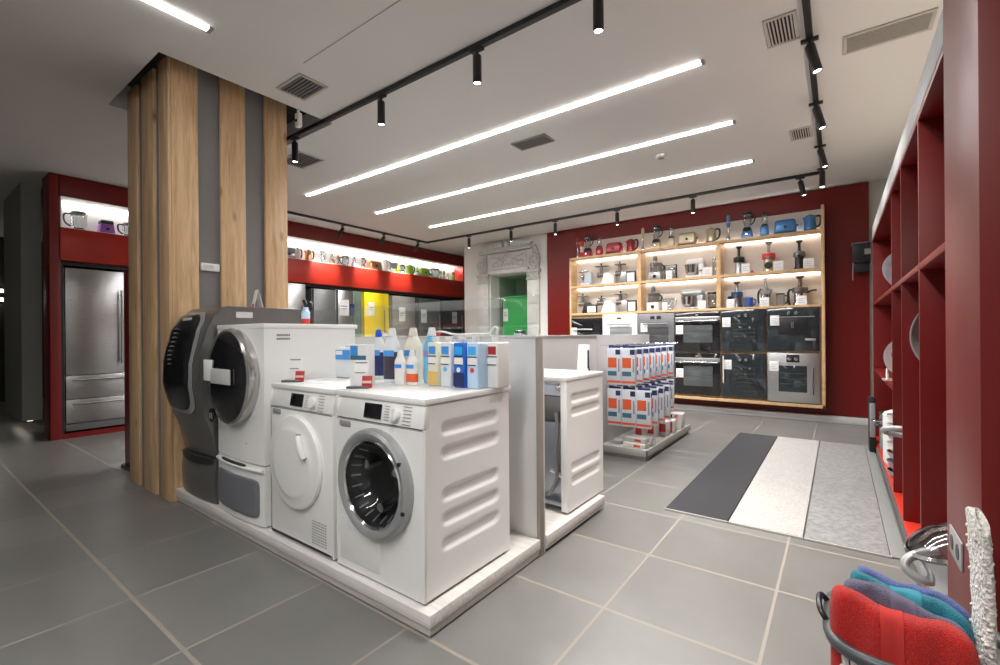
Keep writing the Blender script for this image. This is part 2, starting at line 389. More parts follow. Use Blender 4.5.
for s in (-1, 1):
    m = MB(); xa, xb = s * (hw + .03), s * (hw + .30); x0, x1 = min(xa, xb), max(xa, xb)
    m.box(x0 - .02, -.09, 0, x1 + .02, 0, .22, .012); m.box(x0, -.06, .22, x1, 0, 2.3, .006)
    for k in range(5): m.box(x0 + .03, -.075, .3 + k * .38, x1 - .03, -.05, .62 + k * .38, .008)
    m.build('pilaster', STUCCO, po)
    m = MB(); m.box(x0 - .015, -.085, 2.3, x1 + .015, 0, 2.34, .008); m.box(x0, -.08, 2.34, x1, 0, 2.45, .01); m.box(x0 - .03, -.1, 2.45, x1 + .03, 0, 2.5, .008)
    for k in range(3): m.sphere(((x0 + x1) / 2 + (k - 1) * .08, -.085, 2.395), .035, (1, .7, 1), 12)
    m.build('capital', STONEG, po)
    # big scroll console beside the lintel
    m = MB(); cx = s * (hw + .17)
    pts = []
    for i in range(40):
        a = i / 39 * 3.6 * PI; r = .16 - .035 * i / 39 * 3.6
        pts.append((cx + s * .02 + r * cos(a) * s * .8, -.06, 2.66 + r * sin(a)))
    m.tube(pts, .022, 8)
    m.prism([(cx - s * .09, 2.52), (cx + s * .12, 2.5), (cx + s * .14, 2.75), (cx + s * .05, 2.98), (cx - s * .08, 3.0)] if s > 0 else [(cx - s * .08, 3.0), (cx + s * .05, 2.98), (cx + s * .14, 2.75), (cx + s * .12, 2.5), (cx - s * .09, 2.52)], 'xz', -.05, 0, .008)
    for k in range(6): m.sphere((cx + s * (.04 + .07 * sin(k * 1.3)), -.06, 2.55 + k * .08), .04, (1, .7, 1.2), 10)
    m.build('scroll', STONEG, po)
m = MB(); m.box(-hw - .05, -.05, PZ + .01, hw + .05, 0, PZ + .1, .01); m.box(-hw + .02, -.04, 2.58, hw - .02, 0, 2.9, .01)
m.build('lintel', STUCCO, po)
m = MB()
for k in range(9):
    a = -1 + 2 * k / 8
    m.sphere((a * .34, -.05, 2.73 + .06 * cos(a * 3)), .05 + .012 * ((k * 7) % 3), (1.15, .6, 1), 12)
    m.tube([(a * .34 - .05, -.05, 2.64), (a * .34, -.07, 2.69), (a * .34 + .05, -.05, 2.64)], .014, 6, smooth=1)
m.tube([(-.4, -.05, 2.84), (-.2, -.07, 2.79), (0, -.06, 2.85), (.2, -.07, 2.79), (.4, -.05, 2.84)], .02, 8, smooth=2)
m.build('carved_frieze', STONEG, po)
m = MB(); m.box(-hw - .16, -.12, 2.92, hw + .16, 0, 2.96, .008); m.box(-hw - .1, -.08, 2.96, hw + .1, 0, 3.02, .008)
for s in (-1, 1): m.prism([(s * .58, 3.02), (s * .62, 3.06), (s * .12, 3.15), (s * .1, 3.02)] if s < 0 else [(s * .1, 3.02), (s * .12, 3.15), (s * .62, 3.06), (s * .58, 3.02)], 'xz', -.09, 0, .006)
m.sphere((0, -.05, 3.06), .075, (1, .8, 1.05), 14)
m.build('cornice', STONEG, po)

# ------------------------------------------------------------------ ceiling LED lines
def led(x0, y0, x1, y1, label, e):
    t = thing('led_line_light', label, 'ceiling light', ((x0 + x1) / 2, (y0 + y1) / 2, HC), 0, None)
    hx, hy = max((x1 - x0) / 2, .025), max((y1 - y0) / 2, .025)
    MB().box(-hx + (hx < .03) * .004, -hy + (hy < .03) * .004, -.012, hx - (hx < .03) * .004, hy - (hy < .03) * .004, .0, .003).build('diffuser', LEDM, t)
    m = MB()
    if hx > hy:
        for s in (-1, 1): m.box(s * (hx + .012) - .012, -.03, -.016, s * (hx + .012) + .012, .03, 0, .002)
    else:
        for s in (-1, 1): m.box(-.03, s * (hy + .012) - .012, -.016, .03, s * (hy + .012) + .012, 0, .002)
    m.build('end_cap', MGREY, t)
    area('led_lamp', (0, 0, -.02), (0, 0, 0), 2 * hx, 2 * hy, e, parent=t)
    return t
LE = 95
led(-5.94, 3.549, -.79, 3.549, 'white LED line in the ceiling, longest and closest of the three parallel ones', LE)
led(-5.94, 4.73, -.78, 4.73, 'white LED line in the ceiling between the two other parallel ones', LE)
led(-5.94, 5.93, -.78, 5.93, 'white LED line in the ceiling closest to the oven wall', LE)
led(-3.22, -2.6, -3.22, 1.248, 'white LED line in the ceiling ending in front of the wooden column', LE * .12)

# ------------------------------------------------------------------ track with spot lights
TX0, TX1, TY0, TY1, TZ = -6.93, -.14, 2.41, 6.83, HC - .035
tr = thing('lighting_track', 'black rectangular spotlight track mounted on the ceiling', 'lighting track', (0, 0, HC))
for (a, b, c, d) in ((TX0, TY0, TX1, TY0), (TX0, TY1, TX1, TY1), (TX0, TY0, TX0, TY1), (TX1, TY0, TX1, TY1)):
    m = MB(); w = .02
    m.box(min(a, c) - w, min(b, d) - w, -.035, max(a, c) + w, max(b, d) + w, 0, .003)
    m.build('rail', BLACK, tr)
def spot(x, y, label, tilt=0, az=0, e=30, ln=.19, cone=75):
    t = thing('track_spotlight', label, 'spotlight', (x, y, TZ), 0, 'black spotlights on the ceiling track')
    MB().box(-.05, -.018, -.018, .05, .018, 0, .003).cyl((0, 0, -.045), (0, 0, -.015), .01).build('adapter', BLACK, t)
    Rm = Matrix.Translation((0, 0, -.045)) @ Matrix.Rotation(az, 4, 'Z') @ Matrix.Rotation(tilt, 4, 'Y')
    m = MB(); m.lathe([(0, 0), (.026, 0), (.03, -.006), (.03, -ln), (.026, -ln), (.024, -ln + .012), (0, -ln + .012)], 20, xf=Rm); hd = m.build('head', BLACK, t)
    MB().lathe([(0, -ln + .008), (.024, -ln + .008), (.012, -ln + .002), (0, -ln + .0)], 16, xf=Rm).build('lens', LENS, hd)
    l = bpy.data.lights.new('spot_lamp', 'SPOT'); l.energy = e; l.spot_size = rad(cone); l.spot_blend = .8; l.shadow_soft_size = .03; l.color = (1, .95, .88)
    o = bpy.data.objects.new('spot_lamp', l); COL.objects.link(o); o.parent = t
    o.matrix_local = Rm @ Matrix.Translation((0, 0, -ln - .02))
    return t
names = {}
spot(-1.075, TY0, 'black track spotlight cut off by the top edge of the picture', 0, 0, 70)
spot(-1.955, TY0, 'black track spotlight above the gap beside the washing machines, second one from the top edge')
spot(-2.955, TY0, 'black track spotlight above the detergent bottles')
spot(-4.25, TY0, 'small black track spotlight right beside the wooden column')
spot(TX1, 3.65, 'tilted black track spotlight beside the square black vent', rad(13), PI, 30)
spot(TX1, 4.69, 'tilted black track spotlight midway along the track over the rug', rad(14), PI, 30)
spot(TX1, 5.79, 'tilted black track spotlight near the far corner of the track over the rug', rad(13), PI, 30)
spot(TX1, 6.6, 'black track spotlight at the track corner by the oven wall', rad(8), rad(90), 18)
spot(TX0, 4.8, 'black track spotlight over the lit niche, closest to the column', rad(42), 0, 90, .19, 58)
spot(TX0, 5.7, 'black track spotlight above the yellow fridge', rad(42), 0, 90, .19, 58)
spot(TX0, 6.58, 'black track spotlight over the lit niche near the track corner', rad(42), 0, 90, .19, 58)
spot(-5.78, TY1, 'black track spotlight left of the stone portal')
spot(-4.78, TY1, 'black track spotlight above the stone portal')
spot(-3.86, TY1, 'lit black track spotlight where the red wall begins')
spot(-2.76, TY1, 'black track spotlight above the red appliances on the top shelf')
spot(-1.64, TY1, 'black track spotlight above the champagne coloured toaster')
spot(-.37, TY1, 'black track spotlight above the blue toaster', rad(12), rad(180))

spot(-.45, TY0, 'black spotlight added on the near track, unseen beyond the top of the picture', 0, 0, 130)  # extra spotlight out of view, added to brighten the floor
spot(TX1, 2.75, 'unseen black spotlight added on the track nearest the red end pillar', 0, 0, 120)  # second added spotlight out of view, for more brightness on this side
# ------------------------------------------------------------------ ceiling vents, detectors
def vent(x, y, w, d, n, along, label, frame, slat, dark):
    t = thing('ceiling_vent', label, 'vent', (x, y, HC), 0, None)
    m = MB(); b = .022
    m.box(-w / 2 - b, -d / 2 - b, -.012, w / 2 + b, -d / 2, 0, .003); m.box(-w / 2 - b, d / 2, -.012, w / 2 + b, d / 2 + b, 0, .003)
    m.box(-w / 2 - b, -d / 2, -.012, -w / 2, d / 2, 0, .003); m.box(w / 2, -d / 2, -.012, w / 2 + b, d / 2, 0, .003); m.build('frame', frame, t)
    MB().box(-w / 2, -d / 2, -.004, w / 2, d / 2, 0).build('backing', dark, t)
    for k in range(n):
        if along == 'y': c = -w / 2 + w * (k + .5) / n; MB().box(c - w / n * .22, -d / 2, -.012, c + w / n * .22, d / 2, -.003).build('slat', slat, t)
        else: c = -d / 2 + d * (k + .5) / n; MB().box(-w / 2, c - d / n * .22, -.012, w / 2, c + d / n * .22, -.003).build('slat', slat, t)
VF = mat('vent_frame_paint', (.5, .475, .45), .7)
VB = mat('vent_grey', (.2, .195, .19), .6); VD = mat('vent_dark', (.03, .03, .03), .8)
vent(-3.395, 1.99, .3, .2, 7, 'x', 'square dark slatted vent in the ceiling beside the wooden column', VF, VB, VD)
vent(-.285, 3.49, .14, .29, 7, 'y', 'black and white slatted vent in the ceiling beside the track, the larger of two', VF, VF, VD)
vent(-.285, 5.41, .14, .26, 7, 'y', 'smaller looking black and white slatted vent beside the track, farther along over the rug', VF, VF, VD)
vent(.27, 3.945, .42, .2, 10, 'x', 'wide beige louvred vent in the ceiling above the red shelf unit', VF, mat('vent_beige', (.42, .4, .36), .6), VB)
vent(-2.5, 3.97, .36, .17, 9, 'x', 'plain grey louvred vent between two LED lines', VB, VB, VB)
vent(-4.81, 2.8, .4, .26, 7, 'x', 'grey slatted vent partly hidden behind the wooden column', VF, VB, VD)
t = thing('smoke_detector', 'small white round smoke detector on the ceiling', 'smoke detector', (-1.56, 5.13, HC))
MB().lathe([(0, 0), (.055, 0), (.055, -.02), (.045, -.03), (0, -.034)], 24).build('housing', WHITE2, t); MB().lathe([(.03, -.034), (.034, -.04), (0, -.042)], 16).build('sensor', MGREY, t)
t = thing('motion_sensor', 'small white box hanging from the ceiling beside the column top', 'sensor', (-3.765, 2.17, HC))
MB().cyl((0, 0, -.04), (0, 0, 0), .012).box(-.03, -.02, -.15, .03, .02, -.03, .008).build('housing', WHITE2, t); MB().sphere((0, -.02, -.1), .014).build('lens', BLACK, t)

# ------------------------------------------------------------------ column with oak slats
# corner nearest the camera at about (-3.93, 1.27)
cx1, cy0 = -3.93, 1.255
col = thing('slatted_column', 'square column clad with upright oak slats over grey infill', 'column', (0, 0, 0))
MB().box(-4.8, cy0 + .016, 0, cx1 - .03, 2.16, HC + .24).build('core', GAP, col)
ZT = HC + .1
for a, b in ((-4.83, -4.60), (-4.48, -4.22), (-4.12, cx1)):           # face towards the room front
    MB().box(a, cy0 - .005 if b < -4 else cy0, 0, b, cy0 + .018, ZT, .003).build('slat', OAK, col)
for a, b in ((cy0 + .019, 1.452), (1.61, 1.80), (1.96, 2.155)):        # face towards the washing machines
    MB().box(cx1 - .03, a, 0, cx1 + .0, b, ZT, .004).build('slat', OAK, col)
for a, b in ((1.4, 1.6), (1.8, 2.0)):
    MB().box(-4.85, a, 0, -4.82, b, ZT, .004).build('slat', OAK, col)
t = thing('thermostat', 'small white wall plate on the grey strip of the column', 'thermostat', (cx1 - .03, 1.535, 1.755))
MB().box(0, -.066, -.03, .022, .066, .03, .005).build('housing', WHITE2, t); MB().box(.022, -.05, -.012, .024, .02, .016).build('display', mat('pale_display', (.6, .62, .6), .3), t)

# ------------------------------------------------------------------ red built-in cabinet wall on the left
X = -7.48
cb = thing('display_cabinet', 'long burgundy built-in cabinet wall with fridges and a lit upper niche', 'cabinet', (0, 0, 0))
Y0, Y1 = 1.19, 8.68
N0, N1, NY0, NY1 = 2.545, 2.92, 1.285, 8.63
m = MB(); m.box(-7.85, Y0, 0, X, 1.285, HC - .005, .002); m.build('end_panel', REDP_, cb)
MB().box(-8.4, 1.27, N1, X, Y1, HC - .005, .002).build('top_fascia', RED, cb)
MB().box(-8.4, 1.27, 2.15, X, Y1, N0, .002).build('middle_fascia', mat('red_lacquer_spot_wash', (.42, .024, .012), .34), cb)  # wash of the track spots put into a brighter red than the cabinet's
MB().box(-8.4, 8.6, N0, X, Y1, N1).build('niche_end', REDD, cb)
MB().box(-8.4, 8.63, 0, X, Y1, 2.2).build('far_panel', RED, cb)
MB().box(-8.4, 1.285, 0, X, 2.2, .06).box(-8.4, 2.2, 0, X, 3.9, 2.15).build('plinth', RED, cb)
MB().box(-7.80, 1.285, N0, -7.77, 8.6, N1 ).box(-7.8, 1.285, N0, -7.5, 1.3, N1).build('niche_back', NICHEW, cb)
MB().box(-7.77, 1.3, N0, X - .004, 8.6, N0 + .006).box(-7.77, 1.3, N1 - .006, X - .004, 8.6, N1).build('niche_lining', NICHEW, cb)
MB().box(-7.765, 1.35, N1 - .03, -7.735, 8.55, N1 - .008).build('led_strip', STRIPW, cb)
MB().box(-8.38, 1.3, .06, -8.3, 8.6, 2.2).box(-8.3, 1.285, 2.1, -7.56, 8.6, 2.15).box(-8.3, 1.285, .06, -7.5, 1.312, 2.1).build('recess_back', BLACK, cb)

def fridge(y0, y1, zt, label, m, doors=1, split=None, x=X - .01, depth=.6, z0=.02, handle=STEEL, mats=None, drawers=0, hy=None):
    t = thing('fridge', label, 'fridge', (x, (y0 + y1) / 2, z0), 0, None)
    h = zt - z0; w = (y1 - y0) / 2
    MB().box(-depth, -w, 0, -.06, w, h, .006).build('body', mats[0] if mats else m, t)
    zb = h * .34 if drawers else .04
    ed = [-w + .004, w - .004] if doors == 1 else [-w + .004, split if split is not None else 0, w - .004]
    for i in range(len(ed) - 1):
        d = MB().box(-.06, ed[i] + .003, zb, 0, ed[i + 1] - .003, h - .006, .006).build('door', mats[i] if mats else m, t)
        if handle:
            hy_ = (ed[i + 1] - .06 if (i == 0 and doors == 2) or (doors == 1) else ed[i] + .06) if hy is None else hy
            mm = MB().cyl((.045, hy_, zb + .12 if drawers else .75), (.045, hy_, h - (.25 if drawers else .35)), .011)
            za, zc = (zb + .18, h - .3) if drawers else (.8, h - .4)
            mm.cyl((0, hy_, za), (.045, hy_, za), .008).cyl((0, hy_, zc), (.045, hy_, zc), .008); mm.build('handle', handle, d)
    for k in range(drawers):
        a = .09 + k * (zb - .09) / drawers; b = .09 + (k + 1) * (zb - .09) / drawers - .006
        d = MB().box(-.06, -w + .007, a, 0, w - .007, b, .006).build('drawer', m, t)
        MB().cyl((.045, -w + .06, b - .05), (.045, w - .06, b - .05), .011).cyl((0, -w + .1, b - .05), (.045, -w + .1, b - .05), .008).cyl((0, w - .1, b - .05), (.045, w - .1, b - .05), .008).build('handle', handle, d)
    mm = MB().box(-.05, -w + .01, 0, -.015, w - .01, .03 if not drawers else .08)
    mm.build('toe_grille', BLACK if not drawers else DSTEEL, t)
    return t
fridge(1.318, 2.19, 2.07, 'wide brushed steel fridge freezer with two doors over drawers', STEEL, 2, .16, drawers=2, z0=.085)
def paper(y, z, w, h, label, x=X - .006, dark=None):
    t = thing('price_sheet', label, 'price tag', (x, y, z)); MB().box(0, -w / 2, 0, .003, w / 2, h).build('sheet', PAPER, t)
    MB().box(.003, -w * .35, h * .55, .004, w * .35, h * .62).box(.003, -w * .35, h * .4, .004, w * .2, h * .45).build('printed_lines', MGREY, t)
    if dark: MB().box(0, w / 2 + .015, .01, .003, w / 2 + .13, h * .75).build('picture', NAVY, t)
fridge(3.92, 4.43, 2.13, 'tall light grey fridge beside the wooden column', STEEL)
fridge(4.57, 5.03, 2.07, 'slate grey fridge between grey and silver fridges', SLATE, handle=None)
fridge(5.06, 5.60, 2.085, 'silver fridge with a green reflection painted on one door beside the yellow fridge', STEEL, 2, .07, mats=[STEEL, PGRN], handle=None)
fridge(5.65, 6.27, 2.085, 'bright yellow fridge with a long handle', YELL, hy=.16)
fridge(6.35, 7.01, 2.06, 'warm grey fridge with a white sheet beside the yellow one', mat('warm_steel', (.42, .41, .4), .35, .6), handle=None)
fridge(7.11, 7.79, 2.06, 'dark grey fridge second from the stone portal', SLATE)
fridge(7.86, 8.58, 2.05, 'darkest fridge standing in the corner by the stone portal', mat('dark_fridge', (.06, .06, .065), .3, .5))
paper(5.2, 1.6, .2, .3, 'white price sheet on the silver fridge', dark=1)
paper(5.82, 1.62, .14, .27, 'white price sheet on the yellow fridge'); paper(6.62, 1.52, .17, .3, 'white price sheet on the warm grey fridge'); paper(7.26, 1.5, .17, .3, 'white price sheet on the dark grey fridge'); paper(8.28, 1.5, .17, .28, 'white price sheet on the darkest corner fridge')
t = thing('fridge', 'bright green retro fridge in the stone portal niche', 'fridge', (-5.43, 7.93, .0))
MB().box(-.36, .07, .02, .36, .6, 2.0, .05, 4).build('body', GRN, t); d = MB().box(-.36, 0, .06, .36, .065, 2.0, .03, 4).build('door', GRN, t)
MB().box(-.365, -.012, 1.985, .365, .6, 2.03, .02, 3).build('top_cap', GRN, t)
MB().cyl((.29, -.045, .8), (.29, -.045, 1.3), .012).cyl((.29, 0, .85), (.29, -.045, .85), .008).cyl((.29, 0, 1.25), (.29, -.045, 1.25), .008).build('handle', CHROME, d)
t = thing('price_sheet', 'white price sheet on the green fridge', 'price tag', (-5.7, 7.925, 1.5)); MB().box(-.06, -.004, 0, .06, 0, .27).build('sheet', PAPER, t); MB().box(-.04, -.006, .12, .04, -.004, .14).box(-.04, -.006, .17, .02, -.004, .19).build('printed_lines', MGREY, t)
t = thing('red_divider_panel', 'narrow dark red upright panel just behind the column', 'panel', (-5.2, 1.38, 0)); MB().box(-.2, -.02, .03, .3, .03, 1.84, .003).build('board', RED, t); MB().box(-.2, -.05, 0, .3, .06, .03).build('foot', BLACK, t)
# ------------------------------------------------------------------ plinth, partition walls, glass screen
pl = thing('display_plinth', 'low whitewashed wood plinth under the row of washing machines', 'plinth', (0, 0, 0))
MB().box(-3.93, 1.285, .045, -1.305, 2.12, .096, .002).build('top_board', WHWOODY, pl)
MB().box(-3.92, 1.292, .008, -1.312, 2.12, .042, .002).build('lower_board', WHWOOD, pl)
MB().box(-3.9, 1.31, 0, -1.33, 2.11, .046).build('foot', MGREY, pl)
pl2 = thing('display_plinth', 'low white plinth under the single appliance seen from behind', 'plinth', (0, 0, 0))
MB().box(-1.93, 2.185, .045, -1.3, 2.96, .096, .002).build('top_board', WHWOODY, pl2)
MB().box(-1.93, 2.185, .02, -1.305, 2.95, .043, .002).build('lower_board', WHWOOD, pl2)
MB().box(-1.92, 2.2, 0, -1.36, 2.92, .046).build('foot', BLACK, pl2)
pt = thing('partition', 'waist high grey partition behind the washing machines', 'partition', (0, 0, 0))
MB().box(-3.9, 2.125, .0, -1.33, 2.165, 1.19, .002).build('panel', LGREY, pt)
MB().box(-3.9, 2.12, 1.19, -1.31, 2.185, 1.203, .002).build('cap', mat('partition_cap', (.58, .575, .565), .4), pt)
MB().box(-1.33, 2.125, 0, -1.308, 2.165, 1.19, .002).build('end_strip', mat('brown_edge_strip', (.3, .27, .24), .5), pt)
MB().box(-1.345, 2.166, 0, -1.312, 2.186, 1.19, .002).build('side_strip', LGREY, pt)
sp = thing('partition', 'grey spine partition running towards the oven wall', 'partition', (0, 0, 0))
MB().box(-1.99, 2.187, 0, -1.95, 4.27, 1.19, .002).build('panel', LGREY, sp)
MB().box(-2.0, 2.187, 1.19, -1.94, 4.27, 1.203, .002).build('cap', mat('partition_cap_spine', (.58, .575, .565), .4), sp)
gs = thing('glass_screen', 'clear glass screen standing along the top of the partition', 'glass screen', (0, 2.15, 1.203))
MB().box(-3.88, -.004, 0, -1.315, .004, .225, .001).build('pane', SCREEN, gs)
for x in (-3.7, -2.6, -1.45): MB().box(x - .03, -.012, 0, x + .03, .012, .03, .003).build('clamp', CHROME, gs)

# ------------------------------------------------------------------ ribbed side of a washing machine (stamped grooves)
def capsule_depth(u, v, grooves, r, soft):
    d = 0.
    for (cu, cv, hl) in grooves:
        du = max(0, abs(u - cu) - hl); q = math.hypot(du, v - cv)
        t = min(1, max(0, (r + soft - q) / (2 * soft))); d = max(d, t * t * (3 - 2 * t))
    return d
def ribbed_side(x, y0, y1, z0, z1, zs, depth=.011, r=.026, nu=44, nv=170, inset=.1):
    g = [((y0 + y1) / 2, zc, (y1 - y0) / 2 - inset) for zc in zs]
    return MB().grid(lambda u, v: (x - depth * capsule_depth(y0 + (y1 - y0) * u, z0 + (z1 - z0) * v, g, r, .011), y0 + (y1 - y0) * u, z0 + (z1 - z0) * v), nu, nv)

def ring_front(u, v, hw, z0, z1, cz, r):
    a = 2 * PI * u; c, s = cos(a), sin(a)
    k = min((hw / abs(c)) if abs(c) > 1e-9 else 9, ((z1 - cz) / s) if s > 1e-9 else 9, ((z0 - cz) / s) if s < -1e-9 else 9)
    q = r + (k - r) * v
    return (q * c, -.0007, cz + q * s)
def washer_body(t, w, d, h, ribs, hole=None):
    """enamelled box with its feet, worktop lid and a fascia that leans back"""
    hw = w / 2
    m = MB().box(-hw, .0, .012, -hw + .012, d, h - .028, .003).box(-hw, 0, .012, hw - .0125, d, .03, .002).box(-hw, d - .012, .012, hw - .0125, d, h - .028, .002).box(-hw + .01, .03, h - .14, hw - .0125, d, h - .028)
    if hole: m.grid(lambda u, v: ring_front(u, v, hw, .012, h - .13, hole[0], hole[1]), 96, 3, closed_u=True)
    else: m.box(-hw, 0, .012, hw - .0125, .02, h - .13, .003)
    m.build('cabinet', WHITE, t)
    MB().prism([(-.004, h - .125), (.012, h - .028), (.032, h - .028), (.032, h - .125)], 'yz', -hw - .0006, hw + .0006, .003).build('control_panel', WHITE, t)
    MB().box(-hw - .002, .004, h - .028, hw + .004, d + .02, h, .006).build('worktop', WHITE, t)
    for sx in (-1, 1):
        for yy in (.06, d - .06): MB().cyl((sx * (hw - .06), yy, 0), (sx * (hw - .06), yy, .02), .022, n=12).build('foot', BLACK, t)
    MB().box(hw - .0125, 0, .012, hw, .0145, h - .127, .002).build('front_edge', WHITE, t)
    if ribs: ribbed_side(hw, .0135, d, .014, h - .03, ribs, inset=.125).build('ribbed_side_panel', WHITE, t)
    else: MB().box(hw - .0125, .0135, .012, hw, d, h - .03, .002).build('side_panel', WHITE, t)
def panel_bits(t, w, h):
    tl = math.atan2(.016, .097)
    xf = Matrix.Translation((0, .004, h - .077)) @ Matrix.Rotation(-tl, 4, 'X')
    MB().box(-.085, -.006, -.034, .035, .0, .034, .003, xf=xf).build('display', GBLACK, t)
    kb = MB().lathe([(0, 0), (.03, 0), (.03, .012), (.025, .02), (0, .022)], 24, xf=xf @ Matrix.Translation((.13, 0, -.004)) @ Matrix.Rotation(PI / 2, 4, 'X')).box(.124, -.034, -.03, .136, -.014, .022, .004, xf=xf).build('selector_knob', WHITE2, t)
    m = MB()
    for k in range(6):
        m.box(.055, -.003, -.033 + k * .012, .085, .0, -.030 + k * .012, xf=xf); m.box(.175, -.003, -.04 + k * .015, .225, .0, -.037 + k * .015, xf=xf)
    m.build('printed_symbols', mat('print_grey', (.35, .35, .36), .5), t)
    MB().box(-w / 2 + .03, -.006, h - .168, -w / 2 + .115, .004, h - .14, .006).build('drawer_grip', MGREY, t)
    MB().box(-w / 2 + .004, -.001, h - .135, w / 2 - .004, .004, h - .131).build('panel_seam', MGREY, t)

W_D = .60
# washing machine with the grey porthole
wm = thing('washing_machine', 'white front loading washing machine with open grey porthole and ribbed side', 'washing machine', (-1.666, 1.317, .096))
washer_body(wm, .602, W_D, .85, (.71, .605, .425, .32, .215), (.455, .193)); panel_bits(wm, .602, .85)
DZ = .455
dr = MB().lathe([(.243, -.002), (.245, .02), (.24, .036), (.226, .045), (.21, .042), (.198, .032), (.196, .0)], 64, (0, 0, DZ), 'y').build('door_ring', SILV, wm)
MB().lathe([(.198, .03), (.192, .038), (.185, .03)], 64, (0, 0, DZ), 'y').build('chrome_rim', CHROME, dr)
m = MB().lathe([(.19, .03), (.185, .0), (.165, -.03), (.15, -.1), (.11, -.17), (0, -.19)], 48, (0, -.001, DZ), 'y')
drm = mat('drum_dark_steel', (.04, .04, .042), .3, .8, var=.6, scale=9)
drum = m.build('drum', drm, wm)
m = MB()
for k in range(22):
    a = k / 22 * 2 * PI
    m.tube([(.182 * cos(a), -.004, DZ + .182 * sin(a)), (.16 * cos(a), .035, DZ + .16 * sin(a))], .005, 6)
m.build('bellows_ribs', mat('glass_facets', (.45, .46, .47), .12, .8), drum)
for k in range(3):
    a = k * 2 * PI / 3 + .5
    MB().tube([(.12 * cos(a), .02, DZ + .12 * sin(a)), (.118 * cos(a), .1, DZ + .118 * sin(a))], .022, 10).build('paddle', CHROME, drum)
gl = MB().lathe([(.187, .034), (.165, .034), (.135, .02), (.11, -.01), (.09, -.03), (0, -.04)], 48, (0, 0, DZ), 'y').build('porthole_glass', GLASS, dr)
for a in (.55, -.35): MB().box(.232 * cos(a) - .006, -.05, DZ + .232 * sin(a) - .008, .232 * cos(a) + .006, -.03, DZ + .232 * sin(a) + .008, .002).build('hinge_mark', BLACK, dr)
MB().box(-.27, -.003, .05, .02, .001, .255, .002).build('service_flap', WHITE, wm)
MB().lathe([(0, 0), (.016, 0), (.016, .003), (0, .003)], 20, (-.19, -.003, .21), 'y').build('flap_lock', WHITE2, wm)

# tumble dryer with solid white round door
td = thing('tumble_dryer', 'white tumble dryer with a solid white round door', 'tumble dryer', (-2.3, 1.317, .096))
washer_body(td, .602, W_D, .85, None); panel_bits(td, .602, .85)
DZ2 = .445
dd = MB().lathe([(.247, -.002), (.25, .012), (.245, .022), (.225, .028), (.2, .026), (.185, .034), (.17, .036), (0, .038)], 64, (-.03, 0, DZ2), 'y').build('door', WHITE, td)
MB().tube([(.06, -.042, DZ2 + .15), (.09, -.052, DZ2 + .1), (.115, -.042, DZ2 + .045)], .018, 10, smooth=1).build('door_handle', WHITE2, dd)
MB().box(.045, -.045, DZ2 + .148, .075, -.034, DZ2 + .165, .003).build('handle_recess', MGREY, dd)
m = MB()
for k in range(9):
    for j in range(7): m.box(.115 + j * .019, -.0015, .05 + k * .014, .128 + j * .019, .0015, .055 + k * .014)
m.build('vent_slots', MGREY, td)

# big white front loader on a pedestal drawer
bw = thing('washing_machine', 'tall white washer with black oval door on a grey fronted pedestal drawer', 'washing machine', (-2.975, 1.317, .096))
hw, dB = .305, .62
zp = .355; zt = 1.19
def bulge(x, k, w=hw): return -k * (1 - (x / w) ** 2)
def bowed_box(z0, z1, k, d, r=.02, w=hw, n=24):
    poly = [(x, bulge(x, k, w)) for x in [(-w + 2 * w * i / n) for i in range(n + 1)]] + [(w, d), (-w, d)]
    return MB().prism(poly, 'xy', z0, z1)
bowed_box(zp + .008, zt - .03, .02, dB).build('cabinet', WHITE, bw)
MB().box(-hw - .003, -.006, zt - .03, hw + .004, dB + .02, zt, .006).build('worktop', WHITE, bw)
ped = bowed_box(.01, zp, .03, dB - .02).build('pedestal', WHITE, bw)
def patch(fn, x0, x1, z0, z1, e=5., n=28, th=.012):
    """raised panel with rounded corners that follows a curved front: fn(x,z) -> y"""
    cx, cz, ax, az = (x0 + x1) / 2, (z0 + z1) / 2, (x1 - x0) / 2, (z1 - z0) / 2
    def se(a): 
        c, s = cos(a), sin(a); return (abs(c) ** (2 / e) * (1 if c >= 0 else -1), abs(s) ** (2 / e) * (1 if s >= 0 else -1))
    def g(u, v):
        a = 2 * PI * u; x, z = se(a)
        if v > .999: rr, dy = 1., 0.
        else: rr = min(1, v / .9); dy = -th if v < .9 else -th * .6
        X, Z = cx + ax * x * rr, cz + az * z * rr
        return (X, fn(X, Z) + dy, Z)
    return MB().grid(g, 72, 12, closed_u=True)
fr = patch(lambda x, z: bulge(x, .03) - .001, -hw + .022, hw - .045, .05, .275, 9.).build('drawer_front', mat('pedestal_grey', (.16, .165, .185), .45), ped)
MB().tube([(x, bulge(x, .03) - .006, .33) for x in [-.3 + .6 * i / 14 for i in range(15)]], .011, 8).build('drawer_lip', WHITE, ped)
patch(lambda x, z: bulge(x, .03) - .0, -.2, .13, .327, .352, 5.).build('grip_recess', BLACK, ped)
DZ3 = .872
dB_ = MB().lathe([(.27, -.005), (.278, .035), (.274, .055), (.262, .065), (.25, .06)], 64, (-.005, -.012, DZ3), 'y', sc=(1, 1.06)).build('door', mat('door_silver_rim', (.55, .54, .52), .2, .8), bw)
MB().lathe([(.262, .058), (.245, .075), (.19, .088), (.11, .095), (0, .097)], 64, (-.005, -.012, DZ3), 'y', sc=(1, 1.06)).build('door_glass', GBLACK, dB_)
MB().box(-.11, -.122, DZ3 - .04, .14, -.112, DZ3 + .05, .002).build('paper_tag', mat('tag_grey', (.55, .55, .54), .6), dB_)
MB().box(-.235, -.112, DZ3 - .03, -.125, -.098, DZ3 + .1, .002).build('white_sticker', PAPER, dB_)
MB().lathe([(0, 0), (.045, 0), (.045, .012), (0, .015)], 28, (-.225, -.06, DZ3 - .255), 'y').build('round_badge', GBLACK, dB_)
